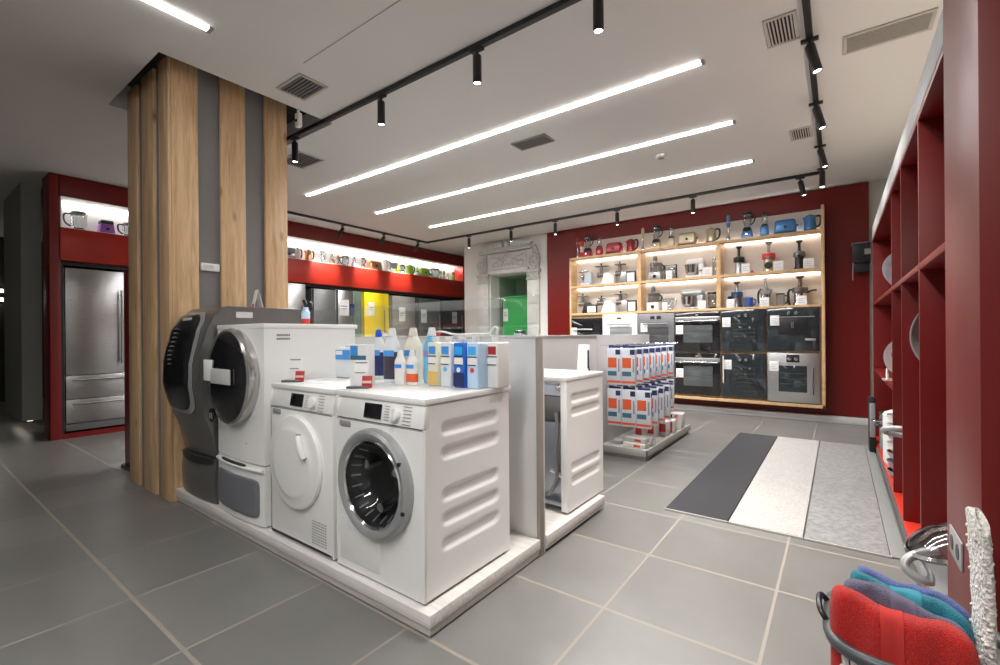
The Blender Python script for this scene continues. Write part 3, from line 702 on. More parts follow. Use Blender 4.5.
m = MB()
for s in (-1, 1): m.box(-.228 + s * .012 - .003, -.078, DZ3 - .275, -.228 + s * .012 + .003, -.074, DZ3 - .24)
m.box(-.24, -.078, DZ3 - .258, -.216, -.074, DZ3 - .253); m.build('badge_mark', SILV, dB_)
m = MB()
for j, n in ((0, 7), (1, 7)):
    for k in range(n): m.box(hw + .0001, .075 + k * .012, zt - .075 - j * .022, hw + .0012, .084 + k * .012, zt - .063 - j * .022)
m.build('printed_text', mat('print_grey_dark', (.2, .2, .21), .5), bw)
MB().box(.115, -.02, .47, .125, -.008, .478, .002).build('small_sensor', MGREY, bw)

# dark grey washer with a tall glossy black door on a pedestal
gw = thing('washing_machine', 'dark grey washer with a bulging glossy black door beside the wooden column', 'washing machine', (-3.59, 1.317, .096))
hg = .275; zt = 1.315; zq = .30
def prof(z):
    pts = [(.30, -.01), (.45, -.04), (.62, -.095), (.8, -.125), (.98, -.12), (1.15, -.075), (1.25, -.03), (1.315, .03)]
    if z <= pts[0][0]: return pts[0][1]
    for (a, ya), (b, yb) in zip(pts, pts[1:]):
        if z <= b:
            t = (z - a) / (b - a); t = t * t * (3 - 2 * t) * .5 + t * .5; return ya + (yb - ya) * t
    return pts[-1][1]
def gfront(x, z): return prof(z) + .02 * abs(x / hg) ** 2.6 * (1 if z > zq else .7)
def shell(z0, z1, ff, d, nz):
    m = MB(); nx = 20
    m.grid(lambda u, v: (-hg + 2 * hg * u, ff(-hg + 2 * hg * u, z0 + (z1 - z0) * v), z0 + (z1 - z0) * v), nx, nz)
    for sx in (-1, 1): m.grid(lambda u, v: (sx * hg, ff(sx * hg, z0 + (z1 - z0) * v) * (1 - u) + d * u, z0 + (z1 - z0) * v), 6, nz)
    for zz in (z0, z1): m.grid(lambda u, v: (-hg + 2 * hg * u, ff(-hg + 2 * hg * u, zz) * (1 - v) + d * v, zz), nx, 6)
    m.grid(lambda u, v: (-hg + 2 * hg * u, d, z0 + (z1 - z0) * v), nx, 2)
    bmesh.ops.remove_doubles(m.bm, verts=m.bm.verts, dist=1e-5); bmesh.ops.recalc_face_normals(m.bm, faces=list(m.bm.faces))
    return m
shell(zq + .012, zt, gfront, .62, 30).build('cabinet', GRAPH, gw)
pd = shell(.005, zq, lambda x, z: -.02 + .02 * abs(x / hg) ** 2.6 - .012 * sin(PI * min(1, max(0, z / zq))) , .6, 8).build('pedestal', GRAPH, gw)
MB().grid(lambda u, v: (-hg + .02 + (2 * hg - .04) * u, -.034 + .02 * abs(u * 2 - 1) ** 2.6 - .012 * sin(PI * u), zq - .03 + .036 * v - .014 * sin(PI * u) * (1 - v)), 20, 2).build('grip_recess', BLACK, pd)
trm = patch(lambda x, z: gfront(x, z) - .004, -.272, .215, .60, 1.285, 6., th=.01).build('door_trim', SILV, gw)
patch(lambda x, z: gfront(x, z) - .012, -.268, .19, .625, 1.272, 5., th=.014).build('door', GBLACK, gw)
patch(lambda x, z: gfront(x, z) - .027, -.1, .06, 1.228, 1.248, 6., th=.002).build('display', mat('display_text', (.5, .5, .52), .4), gw)
m = MB()
for k in range(9): m.tube([(-.14 + k * .004, gfront(-.14, 1.17 - k * .03) - .03, 1.17 - k * .03), (-.08 + k * .002, gfront(-.1, 1.17 - k * .03) - .032, 1.175 - k * .03)], .004, 6)
m.build('drum_fins', SILV, gw)
MB().box(hg + .0002, .13, zt - .07, hg + .002, .24, zt - .03).build('label_sticker', mat('label_pale', (.6, .59, .58), .5), gw)
MB().box(-hg + .01, .09, zt, hg - .004, .61, zt + .008, .003).build('worktop', GRAPH, gw)

# things standing on the machines
t = thing('price_card_stand', 'white folded price card on top of the dark grey washer', 'price card', (-3.6, 1.72, 1.421), -.25)
MB().prism([(-.03, 0), (.0, .15), (.004, .15), (-.026, 0)], 'yz', -.05, .05).prism([(.04, 0), (.0, .15), (.004, .15), (.044, 0)], 'yz', -.05, .05).build('card', PAPER, t)
MB().prism([(-.032, .004), (-.024, .04), (-.022, .04), (-.03, .004)], 'yz', -.02, .05).build('red_corner', REDK, t)
t = thing('small_bottle', 'small red and blue bottle at the back of the tall white washer', 'bottle', (-3.15, 1.86, 1.288))
MB().lathe([(0, 0), (.03, 0), (.03, .05), (.0, .05)], 16).build('red_base', REDL, t); MB().lathe([(.03, .0), (.03, .05), (.018, .065), (.018, .085), (0, .085)], 16, (0, 0, .05)).build('blue_body', PBLUE, t)
t = thing('vacuum_wand', 'black upright vacuum wand standing behind the dark grey washer', 'vacuum cleaner', (-4.1, 2.42, 0))
MB().tube([(0, 0, .3), (0, 0, .9), (.0, .02, 1.3), (-.03, .03, 1.5)], .022, 10, smooth=2).build('tube', BLACK, t)
MB().tube([(-.06, .02, 1.56), (-.02, .03, 1.48), (.06, .02, 1.55), (.05, .03, 1.4), (.02, .02, 1.25)], .018, 8, smooth=2).build('handle', BLACK, t)
MB().box(-.13, -.12, 0, .13, .1, .09, .02).cyl((0, 0, .08), (0, 0, .34), .03).build('floor_head', BLACK, t)

def acrylic_card(x, y, label):
    t = thing('price_card_stand', label, 'price card', (x, y, .946), .65)
    MB().box(-.065, -.025, 0, .045, .03, .012, .002).build('base', DSTEEL, t)
    MB().box(-.035, .005, .012, .035, .009, .14, .001, xf=Matrix.Rotation(-.12, 4, 'X')).build('card', PAPER, t)
    m = MB(); xf = Matrix.Rotation(-.12, 4, 'X')
    m.box(-.03, .003, .125, .03, .005, .132, xf=xf).box(-.03, .003, .075, .02, .005, .08, xf=xf); m.build('printed_lines', MGREY, t)
    r = MB().box(.012, -.022, .0, .062, -.014, .06, .001, xf=Matrix.Rotation(-.2, 4, 'X')).build('red_tag', REDK, t)
    MB().box(.014, -.024, .022, .06, -.02, .034, xf=Matrix.Rotation(-.2, 4, 'X')).build('tag_band', mat('tag_band_pink', (.75, .5, .45), .5), r)
acrylic_card(-2.53, 1.42, 'white price card with red tag on top of the tumble dryer')
acrylic_card(-1.93, 1.43, 'white price card with red tag on the porthole washer, in front of the bottles')
t = thing('leaflet', 'thin white leaflet lying on the tumble dryer', 'leaflet', (-2.37, 1.47, .946), .3); MB().box(-.06, -.03, 0, .06, .03, .002).build('sheet', mat('lilac_sheet', (.72, .74, .85), .5), t)

# ------------------------------------------------------------------ detergents on the white machines
ZB = .9465
def band(m_, hw_, hd, z0, z1, c, t, name):
    MB().box(-hw_ - .0012, -hd - .0012, z0, hw_ + .0012, -hd + .002, z1).build(name, c, t)
def square_bottle(x, y, label, body, sq, lower=None, mark=None, w=.07, d=.09, h=.25, rz=0, two=False):
    t = thing('detergent_bottle', label, 'bottle', (x, y, ZB), rz, 'square detergent bottles on the washing machine')
    MB().box(-w / 2, -d / 2, 0, w / 2, d / 2, h - .025, .008, 3).build('body', body, t)
    MB().lathe([(.016, 0), (.016, .014), (.019, .014), (.019, .032), (.0, .032)], 18, (0, -d / 2 + .03, h - .028)).build('cap', WHITE2, t)
    band(0, w / 2 - .012, d / 2, h - .085, h - .045, sq, t, 'colour_square')
    band(0, w / 2 - .008, d / 2, h - .135, h - .095, PAPER, t, 'white_label')
    m = MB(); m.box(-w / 2 + .006, -d / 2 - .003, h - .098, w / 2 - .006, -d / 2, h - .093); m.box(-w / 2 + .006, -d / 2 - .003, h - .137, w / 2 - .012, -d / 2, h - .133); m.build('printed_lines', BLACK, t)
    if lower: band(0, w / 2 - .002, d / 2, .008, .075, lower, t, 'lower_band')
    if mark: MB().lathe([(0, 0), (.012, 0), (.012, .003), (0, .003)], 16, (0, -d / 2, h - .16), 'y').build('round_mark', mark, t)
    return t
R_ = -.0
square_bottle(-1.69, 1.74, 'white bottle with blue square over a yellow lower half', mat('milky_yellow', (.75, .74, .6), .3), SKYB, AMBER)
square_bottle(-1.60, 1.742, 'milky white bottle with blue square and small blue mark', TRANSW, SKYB, None, CYANB)
square_bottle(-1.512, 1.744, 'deep blue bottle with bright blue square and white mark', DBLUE, mat('bright_blue', (.03, .4, .9), .4), NAVY, PAPER)
square_bottle(-1.426, 1.746, 'pale blue bottle with blue square and red mark', PBLUE, mat('bright_blue_label', (.06, .42, .9), .4), None, REDL)
square_bottle(-1.365, 1.83, 'white bottle with a red square at the end of the detergent row', WHITE2, REDK, d=.1)
def canister(x, y, label):
    t = thing('canister', label, 'canister', (x, y, ZB), .1)
    MB().box(-.085, -.05, 0, .085, .05, .19, .012, 3).build('body', TRANSW, t)
    MB().tube([(-.045, 0, .165), (-.035, 0, .2), (.02, 0, .2), (.03, 0, .165)], .01, 8, smooth=2).build('handle', TRANSW, t)
    MB().cyl((.045, 0, .165), (.045, 0, .195), .016).build('cap', WHITE2, t)
    MB().box(-.075, -.053, .115, .075, -.049, .175).build('blue_label', SKYB, t); MB().box(-.07, -.055, .145, -.01, -.05, .17).build('white_label', PAPER, t)
canister(-2.49, 1.77, 'squat milky canister with a blue label, standing behind the dryer')
t = thing('carton', 'white detergent carton with dark blue and grey print', 'box', (-2.06, 1.54, ZB), .2)
MB().box(-.055, -.035, 0, .055, .035, .215, .002).build('body', WHITE2, t); MB().box(-.05, -.037, .16, .0, -.034, .21).build('blue_label', SKYB, t); MB().box(-.05, -.037, .135, .055, -.034, .158).build('dark_band', TEALP, t); MB().box(-.02, -.037, .03, .045, -.034, .125).build('grey_panel', mat('carton_grey', (.6, .58, .56), .5), t)
def round_bottle(x, y, label, body, cap, h, r, lab=None, lz=(.03, .12), cone=.45, name='detergent_bottle', lab2=None):
    t = thing(name, label, 'bottle', (x, y, ZB), .1, 'round detergent bottles on the washing machine')
    hb = h * (1 - cone * .5)
    MB().lathe([(0, 0), (r * .95, 0), (r, .006), (r, hb * .82), (r * .96, hb * .88), (r * .45, h * .86), (r * .4, h * .86), (0, h * .86)], 28, sc=(1, .7)).build('body', body, t)
    MB().lathe([(r * .46, h * .85), (r * .46, h * .88), (r * .36, h * .97), (r * .3, h), (0, h)], 20).build('cap', cap, t)
    if lab:
        MB().lathe([(r * 1.01, hb * lz[0]), (r * 1.015, hb * lz[0] + .001), (r * 1.015, hb * lz[1]), (r * 1.01, hb * lz[1] + .001)], 28, sc=(1, .71)).build('label', lab, t)
    if lab2: MB().lathe([(r * 1.02, hb * .62), (r * 1.025, hb * .62), (r * 1.025, hb * .76), (r * 1.02, hb * .76)], 14, sc=(1, .72), a0=-PI * .85, a1=-PI * .25).build('small_label', lab2, t)
    return t
round_bottle(-2.235, 1.79, 'bottle with a bright blue cap and dark navy label', TRANSW, mat('blue_cap', (.02, .1, .7), .35), .3, .045, NAVY, (.1, .7), lab2=SKYB)
round_bottle(-2.03, 1.72, 'bottle with white cap and large dark purple label', TRANSW, WHITE2, .305, .055, mat('dark_plum_label', (.045, .035, .06), .45), (.08, .72), lab2=SKYB)
round_bottle(-1.96, 1.815, 'tall cream bottle behind the small white ones', CREAMP, CREAMP, .305, .058, None, lab2=SKYB)
round_bottle(-1.89, 1.655, 'small white bottle with a blue label', WHITE2, WHITE2, .185, .034, None, lab2=SKYB)
round_bottle(-1.815, 1.672, 'small white bottle with an orange label', WHITE2, WHITE2, .185, .034, ORANGE, (.12, .42), lab2=SKYB)
round_bottle(-1.795, 1.80, 'tall light blue bottle with a clear cap', CYANB, TRANSW, .305, .052, None, lab2=mat('violet_label', (.25, .25, .5), .45))
t = thing('cable_coil', 'loose white cable coil lying on the partition behind the bottles', 'cable', (-1.85, 2.135, 1.2035))
m = MB(); m.tube([(-.32, 0, .006), (-.25, .0, .03), (-.16, 0, .028), (-.1, .01, .006), (.1, 0, .012), (.2, 0, .008), (.22, .0, .05), (.26, 0, .05), (.25, 0, .008)], .006, 8, smooth=3); m.build('cable', WHITE2, t)
MB().cyl((-.3, 0, .012), (-.22, 0, .012), .011).build('plug', REDL, t)

# ------------------------------------------------------------------ appliance seen from behind, on the second plinth
ap = thing('washing_machine', 'white appliance turned away, with ribbed side and open metal back, at the partition end', 'washing machine', (-1.642, 3.03, .096), PI)
hw = .3; h = .85; dp = .53
# local frame is turned by 180 degrees: its left side faces the aisle, its back faces the camera
MB().box(-hw + .0125, 0, .012, hw, dp - .09, h - .03, .005).build('cabinet', WHITE, ap)
MB().grid(lambda u, v: (-hw + .011 * capsule_depth(u * dp, .014 + (h - .045) * v, [(dp / 2, zc, dp / 2 - .085) for zc in (.71, .625, .28, .195)], .024, .011), u * dp, .014 + (h - .045) * v), 44, 170).box(-hw + .0005, dp - .006, .014, -hw + .045, dp, h - .03, .003).build('ribbed_side_panel', WHITE, ap)
MB().box(-hw - .004, -.01, h - .03, hw + .004, dp + .01, h, .006).build('worktop', WHITE, ap)
bk = MB().box(-hw + .045, dp - .09, .05, hw - .02, dp - .075, h - .06, .004).box(-hw + .04, dp - .08, .03, hw - .02, dp - .03, .06, .004).build('back_plate', mat('galvanised_steel', (.42, .46, .52), .35, .85, var=.2, scale=14), ap)
MB().box(-hw + .06, dp - .076, .55, hw - .1, dp - .06, .72, .02).lathe([(0, .02), (.14, .02), (.15, .0)], 32, (0, dp - .072, .38), 'y', xf=None).build('pressed_plate', DSTEEL, bk)
MB().tube([(-.21, dp - .03, .62), (-.225, dp - .02, .5), (-.2, dp - .02, .35), (-.22, dp - .03, .2), (-.15, dp - .03, .09)], .013, 8, smooth=2).build('water_hose', MGREY, bk)
MB().cyl((-.24, dp - .05, .22), (-.17, dp - .03, .26), .02).sphere((-.23, dp - .03, h - .07), .022).build('hose_fitting', CHROME, bk)
MB().tube([(.1, dp - .03, .6), (.14, dp + .02, .9), (.16, dp + .02, 1.03), (.22, dp + .02, 1.0), (.2, dp + .01, .86), (.14, dp + .0, .8), (.1, dp - .02, .5)], .014, 8, smooth=2).build('drain_hose', BLACK, ap)
for sx in (-1, 1):
    for yy in (.06, dp - .06): MB().cyl((sx * (hw - .06), yy, 0), (sx * (hw - .06), yy, .02), .022, n=12).build('foot', BLACK, ap)
t = thing('info_sheet', 'blank white sheet standing on the appliance that is turned away', 'card', (-1.47, 2.98, .9465), -.4)
MB().box(-.065, 0, 0, .055, .004, .19, .001, xf=Matrix.Rotation(-.1, 4, 'X')).build('sheet', PAPER, t); MB().prism([(.01, 0), (.022, .16), (.07, 0)], 'yz', -.006, .0).box(.05, .0, .02, .057, .01, .15).build('stand', BLACK, t)

# ------------------------------------------------------------------ gondola with hanging bag packs
GX = -1.95
go = thing('display_gondola', 'grey low gondola with a panel of hooks holding hanging packs', 'display stand', (0, 0, 0))
MB().box(GX - .04, 4.275, 0, GX, 5.86, 1.203, .002).build('back_panel', LGREY, go)
MB().box(GX, 4.29, .05, -1.46, 5.85, .09, .003).box(GX, 4.285, .04, -1.455, 4.3, .105, .002).box(-1.47, 4.285, .04, -1.455, 5.855, .105, .002).build('base_tray', mat('tray_beige', (.52, .505, .47), .4), go)
MB().box(GX, 4.3, 0, -1.475, 5.84, .05).build('base_skirt', MGREY, go)
rows = []
HY = [4.36, 4.56, 4.76, 4.96, 5.16, 5.38, 5.62]
for zz, cnt in ((1.095, [2, 2, 2, 2, 2, 2, 2]), (.69, [3, 3, 3, 3, 2, 2, 2])):
    for y, n in zip(HY, cnt):
        MB().cyl((GX, y, zz), (GX + .12 + .147 * n, y, zz), .004, n=8).cyl((GX + .12 + .147 * n, y, zz), (GX + .125 + .147 * n, y, zz + .02), .004, n=8).build('hook', CHROME, go)
        for k in range(n): rows.append((GX + .15 + .147 * k, y, zz, k))
def pack(x, y, z, label, group):
    t = thing('vacuum_bag_pack', label, 'pack', (x, y, z), rad(4), group)
    w, h, d = .14, .39, .05
    MB().box(-w / 2, -d / 2, -h, w / 2, d / 2, -.025, .004).build('box', mat_pack, t)
    MB().box(-w / 2 + .012, -.003, -.03, w / 2 - .012, .003, .004, .001).build('hang_tab', NAVY, t)
    f = -d / 2 - .001
    MB().box(-w * .42, f, -h + .17, w * .2, f + .003, -h + .27).build('red_square', ORANGE, t)
    MB().box(-w * .44, f, -h + .09, w * .2, f + .003, -h + .135).build('blue_band', TEALP, t); MB().box(w * .12, f, -.09, w * .46, f + .003, -.04).build('navy_corner', NAVY, t); MB().box(w * .3, f, -.26, w * .42, f + .003, -.13).build('print', mat_pgrey, t)
    MB().box(-w / 2 + .002, f, -h + .02, w / 2 - .002, f + .003, -h + .042).build('red_line', ORANGE, t)
    MB().box(w / 2 - .001, -d * .35, -.085, w / 2 + .0012, d * .3, -.045).build('side_mark', NAVY, t)
    MB().box(w / 2 - .001, -d * .2, -.24, w / 2 + .0012, d * .1, -.12).build('side_print', mat_pgrey, t)
    return t
mat_pack = mat('pack_white', (.72, .76, .82), .45, var=.05); mat_pgrey = mat('pack_grey_print', (.3, .33, .42), .5)
lt = 'white bag pack with red square on the upper hooks of the gondola'; lb = 'white bag pack with red square on the lower hooks of the gondola'
first = None
for (x, y, z, k) in rows:
    lab = lt if z > 1 else lb; gr = 'packs on the upper hooks' if z > 1 else 'packs on the lower hooks'
    if first is None: first = pack(x, y, z, lab, gr)
    else: dup(first, (x, y, z), rad(4 + ((k * 37 + int(y * 100)) % 5 - 2)), lab, gr)
# stock on the tray
def carton(x, y, z, w, d, h, label, m, group, prints, rz=0.):
    t = thing('carton', label, 'box', (x, y, z), rz, group)
    MB().box(-w / 2, -d / 2, 0, w / 2, d / 2, h, .003).build('box', m, t)
    for (x0, z0, x1, z1, c) in prints: MB().box(-w / 2 + w * x0, -d / 2 - .0015, h * z0, -w / 2 + w * x1, -d / 2 + .001, h * z1).build('print', c, t)
    return t
c0 = carton(-1.80, 5.0, .09, .055, .1, .22, 'navy blue upright box under the hanging packs', NAVY, 'navy boxes on the tray', [(.2, .3, .8, .34, TEALP)])
for k in range(1, 4): dup(c0, (-1.80 + .062 * k, 5.0 + .012 * k, .09))
carton(-1.66, 5.22, .09, .07, .1, .19, 'slim white box beside the navy boxes', WHITE2, None, [(.2, .5, .8, .8, NAVY), (.2, .1, .8, .2, ORANGE)])
c1 = carton(-1.70, 4.80, .09, .1, .12, .16, 'small white box with red square standing in front of the navy boxes', WHITE2, 'upright white boxes on the tray', [(.2, .3, .85, .85, REDL)])
for k in range(1, 3): dup(c1, (-1.70 + .075 * k, 4.80 + .16 * k, .09))
c1 = carton(-1.53, 5.3, .09, .1, .12, .15, 'small white box with a petrol square on the far end of the tray', WHITE2, None, [(.15, .3, .5, .85, TEALP), (.65, .1, .85, .9, REDL)])
c2 = carton(-1.62, 4.42, .09, .22, .085, .045, 'flat white pack lying at the near edge of the tray', WHITE2, 'flat packs lying on the tray', [(.5, .3, .8, .8, ORANGE)])
for k, (dx, dy, dz) in enumerate([(.02, .085, 0), (.03, .17, 0), (.0, .255, 0), (.0, .04, .036), (.025, .13, .036)]): dup(c2, (-1.62 + dx, 4.42 + dy, .09 + dz * 1.25), .1 * ((k % 3) - 1))
c3 = carton(-1.565, 5.6, .09, .18, .16, .06, 'flat white carton stacked at the far end of the tray', WHITE2, 'white cartons at the far end', [(.1, .2, .35, .8, NAVY), (.5, .2, .7, .8, ORANGE)])
for k in range(1, 3): dup(c3, (-1.565 + .005 * k, 5.6 - .004 * k, .09 + .061 * k), .06 * k)
# ------------------------------------------------------------------ wooden wall unit with ovens and small appliances
UX0, UX1, UY, UB = -3.90, -.14, 7.40, 7.65
SHZ = [1.585, 2.075, 2.585]          # shelf tops
wu = thing('wall_shelf', 'light wood wall unit with lit shelves above built-in ovens', 'shelf', (0, 0, 0))
MB().box(UX0, UY, .2, UX0 + .035, UB, SHZ[2], .003).build('side_board', LWOOD, wu)
MB().box(UX1 - .035, UY, .2, UX1, UB, 2.9, .003).build('side_board', LWOOD, wu)
MB().box(UX0, UY, .2, UX1, UB, .245, .003).build('bottom_board', LWOOD, wu)
for i, z in enumerate(SHZ): MB().box(UX0 + (.0 if i == 2 else .035), UY, z - .038, UX1 - .035, UB, z, .003).build('shelf_board', LWOOD, wu)
DV = [-2.622, -1.428]
for x in DV: MB().box(x - .03, UY + .002, SHZ[0], x + .03, UB, SHZ[2] - .038, .003).build('divider', LWOOD, wu)
MB().box(UX0 + .03, UB - .015, SHZ[0], UX1 - .03, UB, SHZ[2] - .02).build('back_panel', BACKW, wu)
MB().box(UX0 + .15, UB - .015, SHZ[2], UX1 - .03, UB, 2.895).build('top_back_panel', BACKW, wu)
cols = [UX0 + .035, DV[0] - .03, DV[0] + .03, DV[1] - .03, DV[1] + .03, UX1 - .035]
for (a, b) in ((cols[0], cols[1]), (cols[2], cols[3]), (cols[4], cols[5])):
    for z in SHZ[1:]: MB().box(a + .02, UB - .05, z - .05, b - .02, UB - .03, z - .039).build('led_strip', STRIP, wu)
MB().box(UX0 + .2, UB - .028, SHZ[2] + .001, UX1 - .06, UB - .016, SHZ[2] + .008).build('led_strip', STRIPW, wu)
MB().box(UX0 + .035, UY + .05, .245, UX1 - .035, UY + .06, SHZ[0] - .038).build('rear_board', LWOOD, wu)

def oven(x0, x1, z0, z1, label, kind):
    t = thing('oven', label, 'oven', ((x0 + x1) / 2, UY - .012, z0), 0, None)
    w, h = (x1 - x0) / 2, z1 - z0
    face = {'black': GBLACK, 'white': WHITE, 'grey': OVGREY, 'barblack': BGLASS, 'slate': SGLASS, 'coffee': SGLASS, 'steel': STEELH, 'greydrawer': OVGREY}[kind]
    MB().box(-w, .0, 0, w, .06, h, .003).build('body', face if kind != 'barblack' else GBLACK, t)
    def win(a, b, c, d, m=BGLASS, rack=True):
        g = MB().box(a, -.004, c, b, .002, d, .002).build('window', m, t)
        if rack:
            mm = MB()
            for k in range(3): mm.box(a + .02, -.0055, c + (d - c) * (.3 + .2 * k), b - .02, -.004, c + (d - c) * (.3 + .2 * k) + .004)
            mm.build('rack', DSTEEL, g)
    def bar(z, m=STEELP, a=None, b=None, r=.011):
        a = -w + .05 if a is None else a; b = w - .05 if b is None else b
        MB().cyl((a, -.045, z), (b, -.045, z), r).box(a + .02, -.045, z - .006, a + .035, 0, z + .006).box(b - .035, -.045, z - .006, b - .02, 0, z + .006).build('handle', m, t)
    if kind == 'black':
        win(-w + .1, w - .06, .08, h - .25); bar(h - .2, SILV, -w + .06, w - .16, .014)
    elif kind in ('white', 'grey'):
        win(-w + (.13 if kind == 'white' else .12), w - .09, .1, h - .22, mat('oven_window_' + kind, (.25, .27, .28) if kind == 'white' else (.07, .075, .08), .08, coat=.7))
        bar(h - .17, SILV if kind == 'white' else OVGREY, -w + .1, w - .1)
        MB().box(-w, -.003, h - .125, w, .001, h - .12).build('panel_seam', MGREY, t)
        if kind == 'white': MB().box(-.05, -.003, h - .085, .03, .002, h - .055, .001).build('display', BLACK, t)
        else:
            for s in (-1, 1): MB().box(s * .05 - .035, -.004, h - .09, s * .05 + .035, .002, h - .04, .002).build('display', BLACK, t)
    elif kind == 'barblack':
        MB().box(-w + .0, -.006, h - .13, w, .004, h - .07, .002).build('control_strip', STEELH, t)
        bar(h - .135, STEELP, -w + .02, w - .02, .013); win(-w + .12, w - .1, .13, h - .2, mat('oven_window_black', (.09, .1, .105), .06, coat=.8))
        MB().box(-.02, -.004, h - .055, .02, .002, h - .035).build('display', SILV, t)
    elif kind == 'slate':
        for s in (-1, 1): MB().lathe([(0, 0), (.024, 0), (.022, .03), (0, .032)], 20, (s * .042 + .0, 0, h - .085), 'y').build('knob', STEELP, t)
        MB().box(-w + .02, -.003, h - .16, w - .02, .002, h - .157).build('panel_seam', BLACK, t); win(-w + .14, w - .12, .12, h - .2, BGLASS)
    elif kind == 'coffee':
        win(-w + .14, w - .14, .22, h - .15, BLACK, False)
        for s in (-1, 1): MB().lathe([(0, 0), (.024, 0), (.022, .03), (0, .032)], 20, (s * .045, 0, h - .08), 'y').build('knob', STEELP, t)
        MB().box(-w + .08, -.004, h - .135, w - .05, .001, h - .125).build('trim_line', SILV, t)
        MB().cyl((0, -.03, h - .28), (0, -.03, h - .2), .02).build('spout', STEELP, t); MB().box(w - .16, -.03, .14, w - .04, .0, .17, .004).build('handle', SILV, t)
    elif kind == 'steel':
        win(-w + .13, w - .14, .14, h - .17, SGLASS)
        MB().box(-.075, -.005, h - .125, .075, .002, h - .02, .003).build('control_panel', BLACK, t)
        for s in (-1, 1): MB().lathe([(0, 0), (.026, 0), (.024, .03), (0, .032)], 20, (s * .038, -.004, h - .075), 'y').build('knob', STEELP, t)
        MB().tube([(w - .07, -.0, .12), (w - .07, -.04, .13), (w - .07, -.04, h - .19), (w - .07, 0, h - .18)], .011, 8).build('handle', STEELP, t)
    return t
ZR1, ZR1T, ZR2, ZR2T = .94, 1.535, .26, .91
oven(-3.862, -3.27, ZR1 - .02, ZR1T - .04, 'black oven with a slim silver bar handle at the end of the oven row', 'black')
oven(-3.262, -2.655, ZR1 - .02, ZR1T + .01, 'white built-in oven with a long slim handle', 'white')
oven(-2.645, -2.065, ZR1, ZR1T, 'grey oven directly above the other grey appliance', 'grey')
oven(-2.645, -2.065, ZR2, ZR2T + .02, 'lower grey appliance partly hidden by the hanging packs', 'grey')
oven(-2.05, -1.412, ZR1, ZR1T, 'black oven with steel bar handle, upper of the pair', 'barblack')
oven(-2.05, -1.412, ZR2 + .02, ZR2T, 'black oven with steel bar handle, lower of the pair', 'barblack')
oven(-1.398, -.815, ZR1 + .01, ZR1T + .015, 'slate glass oven with two round knobs, upper one', 'slate')
o_ = oven(-1.398, -.815, ZR2 + .02, ZR2T, 'dark glass oven with two knobs and a white upright handle', 'slate')
MB().cyl((-.255, -.03, .2), (-.255, -.03, .6), .009).build('handle', WHITE2, o_, label='white upright handle')
oven(-.80, -.20, ZR1 + .02, ZR1T + .02, 'slate glass coffee machine with a black recess', 'coffee')
oven(-.80, -.20, ZR2, ZR2T + .02, 'stainless steel oven with dark window and two knobs', 'steel')
def tagc(x, z, label, w=.1, h=.12, y=UY - .035, m=PAPER):
    t = thing('price_card', label, 'price tag', (x, y, z), 0, None)
    MB().box(-w / 2, 0, 0, w / 2, .004, h, .001).build('card', m, t)
    mm = MB()
    for k in range(3): mm.box(-w * .35, -.001, h * (.25 + .2 * k), w * (.3 - .12 * (k % 2)), .0, h * (.29 + .2 * k))
    mm.build('printed_lines', mat_pgrey, t)
for x, z, lab in ((-3.80, 1.19, 'the black oven at the end of the row'), (-2.54, 1.24, 'the upper grey oven'), (-1.985, 1.2, 'the upper bar handle oven'), (-1.985, .53, 'the lower bar handle oven'), (-1.32, 1.3, 'the upper slate glass oven'), (-1.31, .68, 'the dark glass oven with white handle'), (-.71, 1.31, 'the coffee machine'), (-.72, .68, 'the stainless steel oven')):
    tagc(x, z, 'white price card hanging on ' + lab, .11, .14, UY - .022)

# --- small appliance kinds (front towards -y, base at z = 0)
def L(label, cat, name, x, z, y=None, rz=0., group=None): return thing(name, label, cat, (x, UY + .12 if y is None else y, z), rz, group)
def stick(t, h, body, top):
    MB().lathe([(0, 0), (.03, 0), (.034, .02), (.018, .06), (.011, .09), (.011, h * .55), (0, h * .55)], 16).build('shaft', STEELP, t)
    MB().lathe([(.012, h * .52), (.024, h * .58), (.027, h * .75), (.024, h * .95), (.012, h), (0, h)], 18).build('grip', body, t)
    MB().lathe([(.0265, h * .70), (.028, h * .71), (.028, h * .74), (.0265, h * .75)], 18).build('ring', top, t)
def blender(t, h, col, w=.075):
    MB().box(-w, -w, 0, w, w, h * .27, .012, 3, taper=.82).build('base', col, t)
    MB().box(-w * .8, -w * .8, h * .26, w * .8, w * .8, h * .42, .012, 3, taper=.75).build('collar', BLACK, t)
    MB().lathe([(w * .5, h * .42), (w * .75, h * .6), (w * .85, h * .88)], 20).build('jar', JAR, t)
    MB().lathe([(0, h * .87), (w * .9, h * .87), (w * .9, h * .94), (w * .45, h * .95), (w * .4, h), (0, h)], 20).build('lid', BLACK, t)
    MB().tube([(w * .75, 0, h * .84), (w * 1.35, 0, h * .82), (w * 1.25, 0, h * .6), (w * .6, 0, h * .5)], .009, 8, smooth=2).build('handle', BLACK, t)
    MB().lathe([(0, 0), (.02, 0), (.018, .016), (0, .018)], 16, (0, -w * .93, h * .13), 'y').build('dial', STEELP, t)
def smoothie(t, h, col, w=.05):
    MB().box(-w, -w, 0, w, w, h * .42, .012, 3, taper=.88).build('base', col, t)
    MB().box(-w * .8, -w * .8, h * .40, w * .8, w * .8, h * .5, .01, 2, taper=.8).build('collar', BLACK, t)
    MB().lathe([(w * .62, h * .5), (w * .72, h * .6), (w * .62, h * .85), (w * .3, h * .9)], 18).build('bottle', JAR, t)
    MB().lathe([(w * .38, h * .88), (w * .38, h * .95), (w * .15, h), (0, h)], 16).build('cap', BLACK, t)
